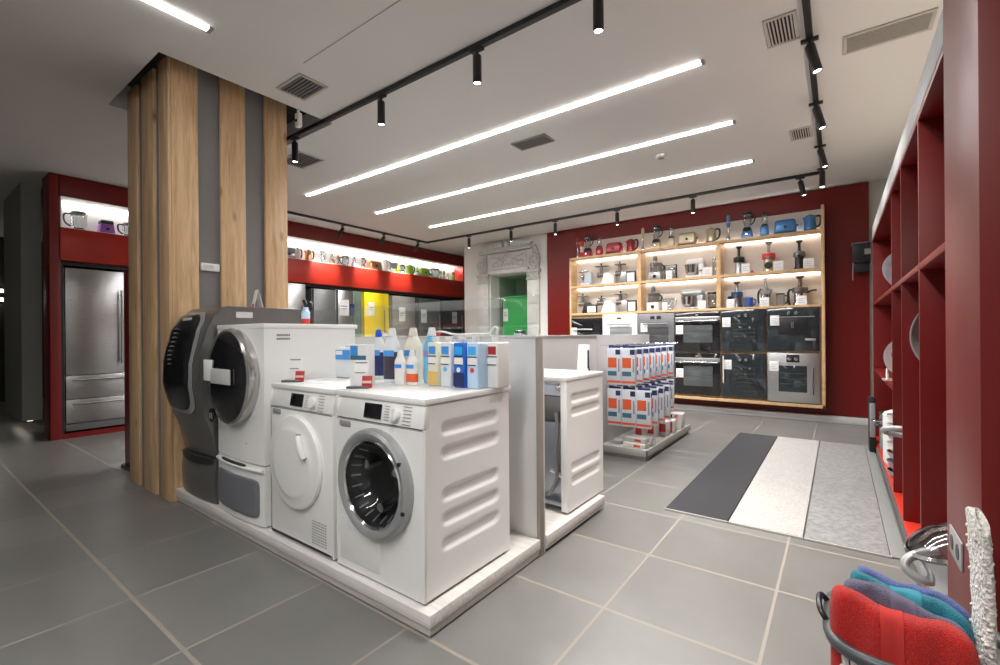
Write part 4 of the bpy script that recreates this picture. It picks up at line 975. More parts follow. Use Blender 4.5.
def toaster(t, w, h, col, d=.16):
    MB().box(-w / 2, -d / 2, .012, w / 2, d / 2, h, .03, 4, taper=.9).build('body', col, t)
    MB().box(-w / 2 - .004, -d / 2 + .005, 0, w / 2 + .004, d / 2 - .005, .022, .006).build('base', BLACK, t)
    MB().box(-w * .36, -d * .25, h - .002, w * .36, -d * .1, h + .003).box(-w * .36, d * .1, h - .002, w * .36, d * .25, h + .003).build('slot', BLACK, t)
    MB().lathe([(0, 0), (.02, 0), (.018, .016), (0, .018)], 18, (0, -d / 2 + .004, h * .48), 'y').build('dial', BLACK, t)
    MB().box(w / 2 - .012, -.02, h * .5, w / 2 + .015, .02, h * .6, .004).build('lever', BLACK, t)
def kettle(t, h, col, r=.075, dark=False):
    MB().lathe([(0, 0), (r, 0), (r * 1.02, .012), (r, .02)], 24).build('base', BLACK, t)
    MB().lathe([(r * .98, .018), (r * .97, .03), (r * .86, h * .9), (r * .78, h * .95)], 28).build('body', col, t)
    MB().lathe([(r * .8, h * .94), (r * .7, h * .985), (.018, h), (.014, h + .012), (0, h + .014)], 24).build('lid', BLACK, t)
    MB().prism([(-r * .8, h * .92), (-r * 1.22, h * .93), (-r * .9, h * .7)], 'xz', -.018, .018, .004).build('spout', col, t)
    MB().tube([(r * .8, 0, h * .92), (r * 1.45, 0, h * .95), (r * 1.62, 0, h * .75), (r * 1.5, 0, h * .35), (r * .95, 0, h * .2)], .013, 10, smooth=2).build('handle', BLACK, t)
ZT_ = SHZ[2]
for lab, xs, c in (('red', (-3.789, -3.587, -3.367, -3.093, -2.80), REDP), ('champagne', (-2.595, -2.373, -2.136, -1.886, -1.545), CREAM), ('blue', (-1.309, -1.058, -.837, -.584, -.30), BLUEP)):
    t = L('upright %s stick blender on the top shelf' % lab, 'blender', 'stick_blender', xs[0], ZT_); stick(t, .38, c, SILV)
    t = L('%s and black jug blender on the top shelf' % lab, 'blender', 'jug_blender', xs[1], ZT_); blender(t, .39, c)
    t = L('slim %s smoothie maker with a bottle on the top shelf' % lab, 'blender', 'smoothie_maker', xs[2], ZT_); smoothie(t, .355, c, .055)
    t = L('%s toaster with a round dial on the top shelf' % lab, 'toaster', 'toaster', xs[3], ZT_); toaster(t, .27, .195, c)
    t = L('%s kettle with dark handle on the top shelf' % lab, 'kettle', 'kettle', xs[4], ZT_); kettle(t, .215, c)
t = L('red and white hourglass shaped chopper beside the red jug blender', 'chopper', 'chopper', -3.71, ZT_)
MB().lathe([(0, 0), (.05, 0), (.045, .05), (.03, .1), (0, .1)], 20).build('base', REDL, t); MB().lathe([(.03, .1), (.024, .15), (.034, .2)], 20).build('waist', WHITE2, t); MB().lathe([(.034, .2), (.045, .25), (.04, .29), (0, .3)], 20).build('top', REDL, t)

TIN = mat('dull_tin', (.22, .21, .2), .4, .8)
def grinder(t, body, neck=.36, w=.1, tray=.09, wide=True, flip=1):
    MB().prism([(-w, 0), (w, 0), (w * .9, .12), (w * .3, .2), (-w * .5, .2), (-w * .7, .1)] if flip > 0 else [(w, 0), (-w, 0), (-w * .9, .12), (-w * .3, .2), (w * .5, .2), (w * .7, .1)], 'xz', -.07, .07, .014).build('body', body, t)
    xh = -flip * w * 1.05
    MB().cyl((-flip * w * .5, -.0, .17), (xh - flip * .05, 0, .17), .035, .042, 18).cyl((xh - flip * .05, 0, .17), (xh - flip * .065, 0, .17), .048, n=18).cyl((xh, 0, .17), (xh, 0, neck - .03), .024, .03, 16).build('grinding_head', TIN, t)
    MB().box(xh - tray, -.055, neck - .03, xh + tray * 1.2, .055, neck - .012, .006).build('tray', TIN, t)
    MB().cyl((xh, 0, neck - .01), (xh, 0, neck + .03), .014).build('pusher', BLACK, t)
t = L('pale blue slicer with a round blade on the upper lit shelf', 'slicer', 'slicer', -3.62, SHZ[1])
MB().box(-.08, -.07, 0, .1, .08, .05, .01).prism([(-.05, .05), (.1, .05), (.09, .24), (-.03, .2)], 'xz', -.02, .06, .008).build('body', mat('pale_blue_plastic', (.55, .62, .7), .35), t)
MB().lathe([(0, 0), (.06, 0), (.06, .012), (0, .016)], 24, (-.07, 0, .16), 'x').build('blade', STEELP, t); MB().box(-.09, -.05, .25, .07, .05, .268, .006, xf=Matrix.Rotation(-.12, 4, 'Y')).build('carriage', STEELP, t)
t = L('white meat grinder with chrome neck and tray on the upper lit shelf', 'meat grinder', 'meat_grinder', -3.2, SHZ[1]); grinder(t, WHITE2, .345, .13, .11)
t = L('silver meat grinder with flat tray beside the framed card', 'meat grinder', 'meat_grinder', -2.91, SHZ[1]); grinder(t, SILV, .345, .085, .08)
t = L('meat grinder with small tray at the outer end of the lower lit shelf', 'meat grinder', 'meat_grinder', -3.6, SHZ[0]); grinder(t, BLACK, .33, .09, .08)
t = L('low white meat grinder on the lower lit shelf', 'meat grinder', 'meat_grinder', -3.19, SHZ[0]); grinder(t, WHITE2, .27, .14, .045)
t = L('silver meat grinder beside the dark framed card on the lower lit shelf', 'meat grinder', 'meat_grinder', -2.9, SHZ[0]); grinder(t, SILV, .33, .085, .09)
def framed(x, z, label, w, h):
    t = L(label, 'price tag', 'framed_card', x, z, UY + .04)
    MB().box(-w / 2, 0, 0, w / 2, .03, h, .006).build('frame', BLACK, t); MB().box(-w / 2 + .02, -.003, .012, w / 2 - .02, .0, h - .03).build('card', PAPER, t)
framed(-2.78, SHZ[1], 'dark framed white card at the end of the upper grinder shelf', .17, .19)
framed(-3.49, SHZ[0], 'dark framed white card between grinders on the lower shelf', .2, .15)
framed(-2.765, SHZ[0], 'dark framed white card at the end of the lower grinder shelf', .16, .19)
def processor(t, base, bowl=JAR, h=.4, w=.1):
    MB().box(-w, -w * .8, 0, w, w * .8, h * .34, .014, 3, taper=.92).build('base', base, t)
    MB().lathe([(w * .7, h * .34), (w * .88, h * .37), (w * .92, h * .66)], 24).build('bowl', bowl, t)
    MB().lathe([(0, h * .64), (w * .97, h * .64), (w * .97, h * .7), (w * .4, h * .72)], 24).build('lid', DSTEEL, t)
    MB().cyl((-.01, 0, h * .7), (-.01, 0, h * .93), .034, .038, 16).build('feed_tube', JAR, t); MB().cyl((-.01, 0, h * .8), (-.01, 0, h), .026, .03, 16).build('pusher', MGREY, t)
    MB().lathe([(0, 0), (.028, 0), (.025, .018), (0, .02)], 20, (0, -w * .78, h * .16), 'y').build('dial', BLACK if base is not BLACK else STEELP, t)
    MB().tube([(w * .9, 0, h * .62), (w * 1.3, 0, h * .6), (w * 1.28, 0, h * .42), (w * .9, 0, h * .4)], .01, 8, smooth=2).build('handle', BLACK, t)
t = L('black and silver food processor on the upper lit shelf', 'food processor', 'food_processor', -2.385, SHZ[1]); processor(t, SILV)
t = L('white food processor with a black dial on the lower lit shelf', 'food processor', 'food_processor', -2.42, SHZ[0]); processor(t, WHITE2)
t = L('glass bowl in a dark square frame beside the black food processor', 'bowl', 'mixing_bowl', -2.15, SHZ[1])
MB().lathe([(.05, 0), (.075, .04), (.085, .2)], 24).build('bowl', JAR, t); m = MB(); m.tube([(-.09, 0, .0), (-.09, 0, .23), (.09, 0, .23), (.09, 0, 0)], .011, 8); m.build('frame', BLACK, t)
t = L('clear blender jar with a handle beside the white food processor', 'jar', 'glass_jar', -2.19, SHZ[0])
MB().lathe([(0, .004), (.06, .004), (.075, .03), (.085, .2)], 24).build('jar', JAR, t); MB().tube([(.08, 0, .18), (.13, 0, .17), (.12, 0, .07), (.075, 0, .05)], .009, 8, smooth=2).build('handle', JAR, t)
def mixer(t, col, bowl, h=.3, w=.3, head_up=.0):
    MB().box(-w / 2 + .02, -.075, 0, w / 2 - .01, .075, .035, .014, 3).build('base', col, t)
    MB().box(w * .17, -.055, .03, w / 2 - .02, .055, h * .72, .025, 3).build('column', col, t)
    MB().grid(lambda u, v: ((-w * .47 + w * .94 * u), .062 * cos(2 * PI * v) * min(1, 3.2 * (u * (1 - u)) ** .5 + .0), h * .82 + .058 * sin(2 * PI * v) * min(1, 3. * (u * (1 - u)) ** .5)), 24, 20).build('head', col, t)
    MB().lathe([(0, .036), (.04, .036), (.085, .08), (.1, .2), (.104, .2), (.104, .205)], 28, (-w * .2, 0, 0)).build('bowl', bowl, t)
    MB().tube([(-w * .2, 0, h * .75), (-w * .2, 0, .15), (-w * .2 - .04, 0, .1), (-w * .2, 0, .06)], .007, 8, smooth=1).build('whisk', STEELP, t)
    MB().lathe([(0, 0), (.02, 0), (.018, .015), (0, .016)], 16, (w * .3, -.055, h * .35), 'y').build('dial', STEELP, t)
t = L('white stand mixer with a glass bowl on the upper lit shelf', 'mixer', 'stand_mixer', -1.775, SHZ[1]); mixer(t, WHITE2, STEELP, .29, .3)
t = L('silver stand mixer with steel bowl on the lower lit shelf', 'mixer', 'stand_mixer', -1.82, SHZ[0]); mixer(t, SILV, STEELP, .31, .38)
t = L('tall slim glass jar at the end of the upper mixer shelf', 'jar', 'glass_jar', -1.49, SHZ[1]); MB().lathe([(0, .004), (.035, .004), (.04, .02), (.045, .25)], 20).build('jar', JAR, t); MB().lathe([(0, .25), (.048, .25), (.048, .28), (0, .285)], 20).build('lid', STEELP, t)
t = L('dark rimmed glass jar beside the silver stand mixer', 'jar', 'glass_jar', -1.535, SHZ[0])
MB().lathe([(0, .02), (.045, .02), (.06, .08), (.072, .23)], 20).build('jar', JAR, t); MB().lathe([(0, 0), (.05, 0), (.045, .03), (0, .03)], 20).build('blade_base', BLACK, t); MB().lathe([(0, .22), (.076, .22), (.07, .25), (0, .252)], 20).build('lid', BLACK, t)
def juicer(t, base, drum, h, top=BLACK, w=.065):
    MB().lathe([(0, 0), (w * 1.05, 0), (w * 1.05, .02), (w * .85, .05), (w * .85, h * .42), (0, h * .42)], 24).build('base', base, t)
    MB().lathe([(w * .7, h * .42), (w * 1.12, h * .44), (w * 1.12, h * .6), (w * .7, h * .63), (0, h * .63)], 24).build('drum', drum, t)
    MB().lathe([(w * .45, h * .62), (w * .3, h * .68), (w * .28, h * .9), (w * .62, h * .97), (w * .62, h), (0, h)], 20).build('hopper', top, t)
    MB().cyl((0, -w, h * .47), (0, -w * 1.5, h * .45), .016, .02, 12).build('spout', top, t)
t = L('black and silver slow juicer, first on the upper juicer shelf', 'juicer', 'juicer', -1.17, SHZ[1]); juicer(t, SILV, BLACK, .41)
t = L('juicer with an orange red drum and black front on the upper shelf', 'juicer', 'juicer', -.79, SHZ[1]); juicer(t, CREAM, REDL, .43, MGREY, .075); MB().lathe([(0, 0), (.05, 0), (.045, .02), (0, .022)], 24, (0, -.06, .09), 'y').build('front_dial', BLACK, t)
t = L('tall all black juicer at the end of the upper juicer shelf', 'juicer', 'juicer', -.425, SHZ[1]); juicer(t, BLACK, DSTEEL, .40, BLACK, .062)
t = L('navy blue juicer on the lower juicer shelf', 'juicer', 'juicer', -1.2, SHZ[0]); juicer(t, DSTEEL, mat('navy_plastic', (.03, .07, .2), .35), .38, DSTEEL, .07)
MB().lathe([(0, 0), (.045, 0), (.05, .02), (.045, .17), (0, .18)], 18, (-.085, .02, 0)).build('pulp_cup', BLACK, t)
def jug(t, m, r=.06, h=.14):
    MB().lathe([(0, .002), (r * .9, .002), (r, .02), (r * .95, h)], 24).build('body', m, t); MB().tube([(r * .9, 0, h * .9), (r * 1.6, 0, h * .85), (r * 1.5, 0, h * .3), (r * .95, 0, h * .2)], .009, 8, smooth=2).build('handle', m if m is not JAR else BLACK, t)
    MB().lathe([(r * .97, h), (r * 1.0, h + .012), (0, h + .016)], 24).build('lid', m if m is not JAR else BLACK, t)
t = L('blue lidded jug beside the navy juicer', 'jug', 'jug', -1.045, SHZ[0]); jug(t, mat('blue_jug', (.05, .11, .36), .3), .058, .13)
t = L('steel juicer with a wide glass chute in the middle of the lower shelf', 'juicer', 'juicer', -.83, SHZ[0]); juicer(t, STEELP, JAR, .41, JAR, .075); MB().tube([(-.09, 0, .05), (-.1, 0, .2), (-.06, 0, .26)], .012, 8, smooth=1).build('side_arm', BLACK, t)
t = L('clear juice jug with dark rim beside the middle steel juicer', 'jug', 'jug', -.65, SHZ[0]); jug(t, JAR, .055, .165)
t = L('wide black and steel juicer with arms at the end of the lower shelf', 'juicer', 'juicer', -.42, SHZ[0]); juicer(t, STEELP, DSTEEL, .40, mat('smoked_brown', (.12, .09, .06), .2), .085); MB().tube([(-.08, 0, .22), (-.14, 0, .22), (-.135, 0, .05), (-.12, 0, .01)], .016, 8, smooth=1).build('side_arm', BLACK, t); MB().tube([(.08, 0, .17), (.13, 0, .2), (.19, 0, .2)], .014, 8, smooth=1).build('side_handle', BLACK, t)
t = L('small red plug part beside the first juicer', 'accessory', 'juicer_plug', -1.0, SHZ[1]); MB().lathe([(0, 0), (.03, 0), (.03, .02), (.012, .03), (0, .03)], 16).build('body', REDL, t); MB().cyl((0, 0, .03), (0, 0, .045), .01).build('tip', REDL, t)
for x, z, w, lab in ((-1.07, SHZ[1], .105, 'the first black and silver juicer'), (-.665, SHZ[1], .12, 'the orange red juicer'), (-.315, SHZ[1], .12, 'the all black juicer'), (-1.27, SHZ[0], .105, 'the navy juicer'), (-.835, SHZ[0], .12, 'the middle steel juicer'), (-.395, SHZ[0], .115, 'the wide steel juicer'), (-1.58, SHZ[1], .12, 'the white stand mixer'), (-1.665, SHZ[0], .11, 'the silver stand mixer'), (-2.15, SHZ[1], .1, 'the framed glass bowl'), (-2.22, SHZ[0], .08, 'the clear blender jar')):
    tagc(x, z, 'white price card standing before ' + lab, w, .135 if z > 2 else .125, UY + .02)

# --- appliances in the lit niche on the left (front towards +x, so built turned by 90 degrees)
NZ = N0 + .006; NX = -7.63
def Ln(label, cat, name, y): return thing(name, label, cat, (NX, y, NZ), PI / 2, None)
def njug(t, h=.22, r=.075, lid=BLACK, base=BLACK, body=JAR):
    MB().lathe([(0, 0), (r * .8, 0), (r * .75, .03), (0, .03)], 20).build('base', base, t); MB().lathe([(r * .7, .03), (r, .08), (r, h * .85)], 24).build('jar', body, t)
    MB().lathe([(0, h * .84), (r * 1.05, h * .84), (r * .9, h * .95), (.02, h), (0, h)], 24).build('lid', lid, t)
    MB().tube([(-r, 0, h * .82), (-r * 1.8, 0, h * .8), (-r * 1.7, 0, h * .35), (-r * .95, 0, h * .2)], .01, 8, smooth=2).build('handle', lid, t)
t = Ln('glass jug with black lid and handle in the niche above the steel fridge freezer', 'jug', 'glass_jug', 1.48); njug(t, .245, .08)
t = Ln('purple and black blender base in the niche above the steel fridge freezer', 'blender', 'blender_base', 1.745); MB().box(-.08, -.08, 0, .08, .08, .13, .012, 3, taper=.85).build('base', PURP, t); MB().box(-.07, -.07, .128, .07, .07, .18, .014, 3, taper=.9).build('collar', BLACK, t); MB().lathe([(0, 0), (.018, 0), (.016, .014), (0, .016)], 16, (0, -.078, .06), 'y').build('dial', BLACK, t)
t = Ln('glass jug with a pointed black lid in the niche beside the column edge', 'jug', 'glass_jug', 1.98); njug(t, .2, .065)
t = Ln('dark grey contact grill in the niche beside the column', 'grill', 'contact_grill', 4.2); MB().box(-.08, -.08, 0, .08, .08, .06, .015, 3).build('base', MGREY, t); MB().box(-.08, -.08, .1, .08, .08, .19, .02, 3).box(-.075, .04, .05, .075, .08, .12).build('lid', DSTEEL, t)
t = Ln('white kettle with a dark lid in the niche', 'kettle', 'kettle', 4.36); kettle(t, .2, WHITE2, .05)
t = Ln('copper kettle with black handle in the niche', 'kettle', 'kettle', 4.565); kettle(t, .205, COPPER, .065)
t = Ln('clear blender jar with a blue base in the niche', 'blender', 'jug_blender', 4.855); MB().lathe([(0, 0), (.045, 0), (.04, .05), (0, .05)], 20).build('base', BLUEP, t); MB().lathe([(.03, .05), (.045, .1), (.05, .22)], 20).build('jar', JAR, t); MB().lathe([(0, .22), (.05, .22), (.03, .24), (0, .24)], 20).build('lid', JAR, t)
t = Ln('small copper smoothie maker in the niche', 'blender', 'smoothie_maker', 5.04); smoothie(t, .2, COPPER, .045)
t = Ln('thin copper stick blender in the niche', 'blender', 'stick_blender', 5.17); stick(t, .2, COPPER, BLACK)
t = Ln('clear jug with a black lid between copper and purple things in the niche', 'jug', 'glass_jug', 5.325); njug(t, .205, .07)
t = Ln('purple tinted smoothie bottle with black cap in the niche', 'blender', 'smoothie_maker', 5.53); smoothie(t, .215, mat('pale_purple', (.5, .4, .6), .3), .05)
t = Ln('copper jug blender with a dark handle in the niche', 'blender', 'jug_blender', 5.745); blender(t, .225, COPPER, .045)
t = Ln('wide copper toaster in the niche', 'toaster', 'toaster', 6.01); toaster(t, .31, .19, COPPER)
t = Ln('tall white kettle with dark lid above the yellow fridge', 'kettle', 'kettle', 6.32); kettle(t, .245, WHITE2, .07)
t = Ln('green stand mixer with dark head in the niche', 'mixer', 'stand_mixer', 6.55); mixer(t, GREENP, STEELP, .18, .22)
t = Ln('white jug blender next to the green kettle in the niche', 'blender', 'jug_blender', 6.77); blender(t, .21, WHITE2, .055)
t = Ln('lime green kettle with a black handle in the niche', 'kettle', 'kettle', 6.985); kettle(t, .215, GREENP, .085)
t = Ln('white smoothie maker with dark cap in the niche', 'blender', 'smoothie_maker', 7.2); smoothie(t, .22, WHITE2, .045)
t = Ln('lime green toaster in the niche', 'toaster', 'toaster', 7.39); toaster(t, .28, .2, GREENP)
t = Ln('wide clear jug with black lid near the far end of the niche', 'jug', 'glass_jug', 7.77); njug(t, .245, .11)
t = Ln('green and dark stick blender near the far end of the niche', 'blender', 'stick_blender', 7.96); stick(t, .22, GREENP, BLACK)
t = Ln('dark stick blender near the far end of the niche', 'blender', 'stick_blender', 8.065); stick(t, .22, DSTEEL, GREENP)
t = Ln('white stick blender near the far end of the niche', 'blender', 'stick_blender', 8.21); stick(t, .2, WHITE2, BLACK)
t = Ln('lime green hand mixer standing at the red end of the niche', 'mixer', 'hand_mixer', 8.40); MB().sphere((0, 0, .1), .055, (.9, .8, 1.7), 16).box(-.045, -.04, 0, .045, .04, .03, .01).build('body', GREENP, t); MB().tube([(-.03, 0, .17), (0, 0, .22), (.045, 0, .19), (.045, 0, .08)], .012, 8, smooth=2).build('handle', BLACK, t)

# black speaker box on the red wall
t = thing('wall_box', 'black box on a bracket fixed to the red wall beside the shelf unit', 'speaker', (.215, 7.655, 2.1))
MB().box(-.06, -.2, .0, .12, -.02, .25, .01).build('housing', BLACK, t); MB().box(.06, -.204, .1, .12, -.2, .17).build('label', mat('grey_label', (.3, .3, .28), .5), t); MB().box(-.05, -.16, -.12, .11, -.05, .0, .01).box(-.02, -.05, -.06, .05, 0, .06).build('bracket', BLACK, t); MB().tube([(-.055, -.18, 0), (-.06, -.19, -.1), (-.06, -.18, -.22)], .006, 6, smooth=1).build('cable', MGREY, t)
MB().box(-.07, -.205, .25, .125, -.015, .258, .003).build('top_edge', MGREY, t)
# ------------------------------------------------------------------ red shelf unit on the right
SX, SB = .30, .74
ru = thing('shelf_unit', 'tall burgundy open shelf unit along the wall on the right', 'shelf', (0, 0, 0))
SZ0, SZ1, ZM = .10, 2.175, 1.49
MB().box(SX, 1.72, 0, SB, 2.2, HC - .005, .002).build('end_pillar', REDP_, ru)
YE = 6.3
DVY = [2.83, 3.56, 4.16]
for i, y in enumerate(DVY): MB().box(SX, y, SZ0, SB, y + .022, SZ1, .001).build('divider', RED, ru)
MB().box(SX, YE, 0, SB, YE + .025, SZ1, .001).build('far_side', RED, ru)
MB().box(SX, 2.2, ZM, SB, YE, ZM + .03, .001).build('shelf_board', RED, ru)
MB().box(SX, 2.2, SZ1, SB, YE + .025, SZ1 + .03, .001).build('top_board', RED, ru)
MB().box(SX + .002, 2.2, .0, SB, YE, SZ0, .001).build('bottom_shelf', REDD, ru)
MB().box(SX - .006, 2.2, .0, SX + .001, YE, .07).build('kick_strip', mat('dark_grey_kick', (.1, .1, .1), .5), ru)
MB().box(SB - .02, 2.2, SZ0, SB, YE, SZ1).build('back_panel', RED, ru)
lt_ = MB().box(.5, 2.3, SZ1 + .03, .56, 6.2, SZ1 + .05).build('added_uplight_strip', emis('added_warm_uplight', (1, .86, .68), 2.), ru)  # hidden strip added to brighten the ceiling above the unit
area('added_uplight_lamp', (.53, 4.2, SZ1 + .06), (PI, 0, 0), .06, 3.9, 7.5, (1, .88, .72), ru, PI)  # lamp of the added strip, lights the ceiling
MB().box(SX + .0, 4.182, .80, SB, 6.3, .822, .001).build('shelf_board', RED, ru)
MB().box(SX - .001, 2.2, SZ1 + .03, SX + .03, YE + .025, 2.33, .002).build('top_rail', mat('brushed_aluminium_rail', (.5, .51, .53), .6, 0.), ru)
t = thing('double_socket', 'dark double wall socket low on the red end pillar', 'socket', (SX, 2.05, .52))
MB().box(-.006, -.11, -.045, 0, .07, .045, .003).build('plate', MGREY, t)
for y in (-.06, .025): MB().lathe([(.03, 0), (.03, .004), (.026, .004), (.024, .0), (0, .0)], 20, (-.006, y, 0), 'x', xf=None).lathe([(0, 0), (.024, 0), (.024, .0015)], 20, (-.0075, y, 0), 'x').build('outlet', BLACK, t)

# things on the red shelves
def plate_disc(m_, c, r, ang, d=.02):
    return MB().lathe([(0, 0), (r * .6, .0), (r * .68, .012), (r, d), (r * 1.0, d + .004), (r * .66, .018), (0, .006)], 40, xf=Matrix.Translation(c) @ Matrix.Rotation(ang[2], 4, 'Z') @ Matrix.Rotation(ang[0], 4, 'X'))
t = thing('serving_plate', 'white plate with red strawberries standing in a wire rack on the red shelf', 'plate', (.42, 4.75, .822))
plate_disc(None, (.02, 0, .18), .165, (PI / 2 - .15, 0, .25)).build('plate', WHITE, t)
MB().sphere((-.07, -.035, .2), .028, (1, .4, 1.3), 12).sphere((-.02, -.03, .26), .02, (1, .4, 1.3), 12).build('strawberry_print', REDL, t)
t = thing('plate_rack', 'pink white wire plate rack on the red shelf', 'rack', (.305, 4.85, .822))
for k in range(4): MB().tube([(.0 + k * .06, -.12, .004), (.01 + k * .06, -.02, .12), (.02 + k * .06, .0, .004)], .005, 6, smooth=1).build('wire', WHITE2, t)
MB().tube([(-.02, -.12, .004), (.25, -.12, .004), (.25, .02, .004), (-.02, .02, .004)], .004, 6, closed=True).build('base_ring', WHITE2, t)
t = thing('platter', 'patterned white and blue platter leaning on the upper red shelf', 'plate', (.4, 4.9, ZM + .031))
plate_disc(None, (.055, .05, .185), .175, (PI / 2 - .22, 0, .3)).build('plate', mat('blue_white_porcelain', (.55, .6, .68), .2, var=.45, scale=16), t)
MB().box(.0, -.04, 0, .1, .1, .014, .004).build('stand', BLACK, t)
t = thing('easel_stand', 'thin red wire easel on the middle red shelf', 'stand', (.36, 3.75, ZM + .031)); MB().tube([(0, 0, .004), (.02, .03, .17), (.05, .0, .004)], .005, 6).tube([(.02, .03, .17), (.03, .1, .004)], .005, 6).build('wire', REDD, t); MB().tube([(-.01, -.03, .004), (.06, -.03, .004)], .005, 6).build('ledge', REDD, t)
t = thing('easel_stand', 'thin red wire easel beside the second divider on the middle red shelf', 'stand', (.36, 3.05, ZM + .031)); MB().tube([(0, 0, .004), (.02, .03, .17), (.05, .0, .004)], .005, 6).tube([(.02, .03, .17), (.03, .1, .004)], .005, 6).build('wire', REDD, t); MB().tube([(-.01, -.03, .004), (.06, -.03, .004)], .005, 6).build('ledge', REDD, t)
t = thing('hanging_pan', 'large round grey pan hanging on a red divider', 'pan', (.572, 3.557, 1.18))
MB().lathe([(0, 0.0), (.2, .0), (.235, .03), (.245, .06), (.238, .06), (.2, .012), (0, .01)], 56, (0, 0, 0), 'y').build('body', mat('pan_grey', (.48, .52, .54), .35, .2), t); MB().lathe([(.2, .0125), (.15, .016), (.1, .0165), (0, .0165)], 40, (0, 0, 0), 'y').build('inner_base', mat('pan_inner_red_reflection', (.45, .3, .28), .25, .9), t); MB().box(-.012, -.02, .22, .012, 0, .27, .004).build('hook', BLACK, t)  # inner base tinted with the red reflection of the surroundings
# stacked cookware on the lowest shelf in the far bay
def pot(x, y, z, r, h, label, m=STEELP, lid=True, loop=None):
    t = thing('cooking_pot', label, 'pot', (x, y, z))
    MB().lathe([(0, 0), (r * .93, 0), (r, .02), (r, h), (r * 1.04, h + .006), (r * .98, h + .006), (r * .96, .015), (0, .01)], 36).build('body', m, t)
    if lid: MB().lathe([(r * 1.02, h + .006), (r * .9, h + .03), (r * .4, h + .055), (0, h + .06)], 36).build('lid', JAR if m is STEELP else m, t); MB().lathe([(.012, h + .055), (.012, h + .075), (.028, h + .085), (.02, h + .1), (0, h + .1)], 16).build('lid_knob', BLACK, t)
    for s in (-1, 1): MB().tube([(s * r, -.05, h * .75), (s * (r + .05), -.045, h * .8), (s * (r + .05), .045, h * .8), (s * r, .05, h * .75)], .009, 8, smooth=2).build('side_handle', m if loop is None else loop, t)
    return t
pot(.475, 5.6, SZ0, .17, .34, 'wide steel pot on the bottom red shelf in the far bay'); pot(.42, 5.08, SZ0, .12, .4, 'tall white enamel pot on the bottom red shelf in the far bay', WHITE, True, BLACK)
t = thing('pan_stack', 'stack of grey pans with white cardboard edges in the far bay', 'pan', (.435, 4.6, SZ0))
for k in range(7): MB().lathe([(0, k * .07), (.12, k * .07), (.145, k * .07 + .055), (.14, k * .07 + .055), (.115, k * .07 + .008), (0, k * .07 + .008)], 32).build('pan', [STEELP, MGREY, STEELP, WHITE2, STEELP, WHITE2, WHITE][k], t)
t = thing('pressure_cooker', 'steel pressure cooker with a thick grey loop handle sticking out past a divider', 'pot', (.47, 3.86, SZ0))
MB().lathe([(0, 0), (.13, 0), (.14, .02), (.14, .46), (.13, .48), (.05, .51), (0, .51)], 36).build('body', STEELP, t)
MB().tube([(-.08, -.05, .50), (-.2, -.06, .50), (-.25, .0, .475), (-.2, .06, .44), (-.08, .05, .44)], .018, 10, smooth=2).build('loop_handle', SILV, t); MB().cyl((0, 0, .51), (0, 0, .55), .02).build('valve', BLACK, t)
t = thing('upright_frame', 'black and silver upright box standing before the far end of the red shelf unit', 'box', (.272, 5.95, 0))
MB().box(-.03, -.08, .02, .026, .1, .55, .006).build('body', BLACK, t); MB().box(-.026, -.086, .16, .02, -.078, .5, .003).build('front_panel', SILV, t); MB().box(-.026, -.07, 0, .024, .09, .022).build('foot', BLACK, t)
# kettle-like steel pot close to the pillar
t = thing('steel_pot', 'polished steel pot with glass lid and long loop handle beside the towels', 'pot', (.45, 2.44, SZ0))
MB().lathe([(0, 0), (.15, 0), (.175, .03), (.18, .18), (.187, .185), (.177, .185), (.165, .02), (0, .012)], 40, xf=Matrix.Translation((0, 0, .12)) @ Matrix.Rotation(-.35, 4, 'Y')).build('body', STEELP, t)
MB().lathe([(.182, .188), (.16, .225), (.09, .255), (0, .262)], 36, xf=Matrix.Translation((0, 0, .12)) @ Matrix.Rotation(-.35, 4, 'Y')).build('lid', JAR, t); MB().lathe([(.182, .185), (.19, .193), (.18, .203)], 36, xf=Matrix.Translation((0, 0, .12)) @ Matrix.Rotation(-.35, 4, 'Y')).build('lid_rim', CHROME, t)
MB().tube([(-.15, -.04, .27), (-.21, -.06, .25), (-.25, -.075, .215), (-.245, -.09, .185), (-.2, -.1, .16), (-.14, -.08, .17)], .016, 10, smooth=2).build('loop_handle', SILV, t)
MB().box(-.14, -.14, 0, .14, .14, .12, .01).build('box_support', REDD, t)

# ------------------------------------------------------------------ rugs
RUGE = mat('rug_edge', (.5, .49, .47), .9)
def rug(x0, x1, y0, y1, m, label):
    t = thing('rug', label, 'rug', ((x0 + x1) / 2, (y0 + y1) / 2, 0)); w, d = (x1 - x0) / 2, (y1 - y0) / 2
    MB().box(-w, -d, 0, w, d, .014, .004).build('pile', m, t)
    e = .008
    for q in (-d - e, d): MB().box(-w - e, q, 0, w + e, q + e, .012, .002).build('bound_edge', RUGE, t)
rug(-.962, -.575, 3.2, 6.15, RUGD, 'charcoal rug, darkest of three side by side')
rug(-.568, -.175, 3.2, 6.15, RUGW, 'cream white rug between the charcoal and silver ones')
rug(-.166, .215, 3.2, 6.15, RUGG, 'silver grey rug beside the red shelf unit')
t = thing('floor_mat_strip', 'narrow grey floor strip between silver rug and red shelf unit', 'mat', (.255, 4.7, 0)); MB().box(-.032, -1.5, 0, .032, 1.5, .01, .002).build('strip', mat('strip_grey', (.2, .205, .2), .7), t); MB().box(-.036, -1.5, 0, -.032, 1.5, .011).build('edge', MGREY, t)

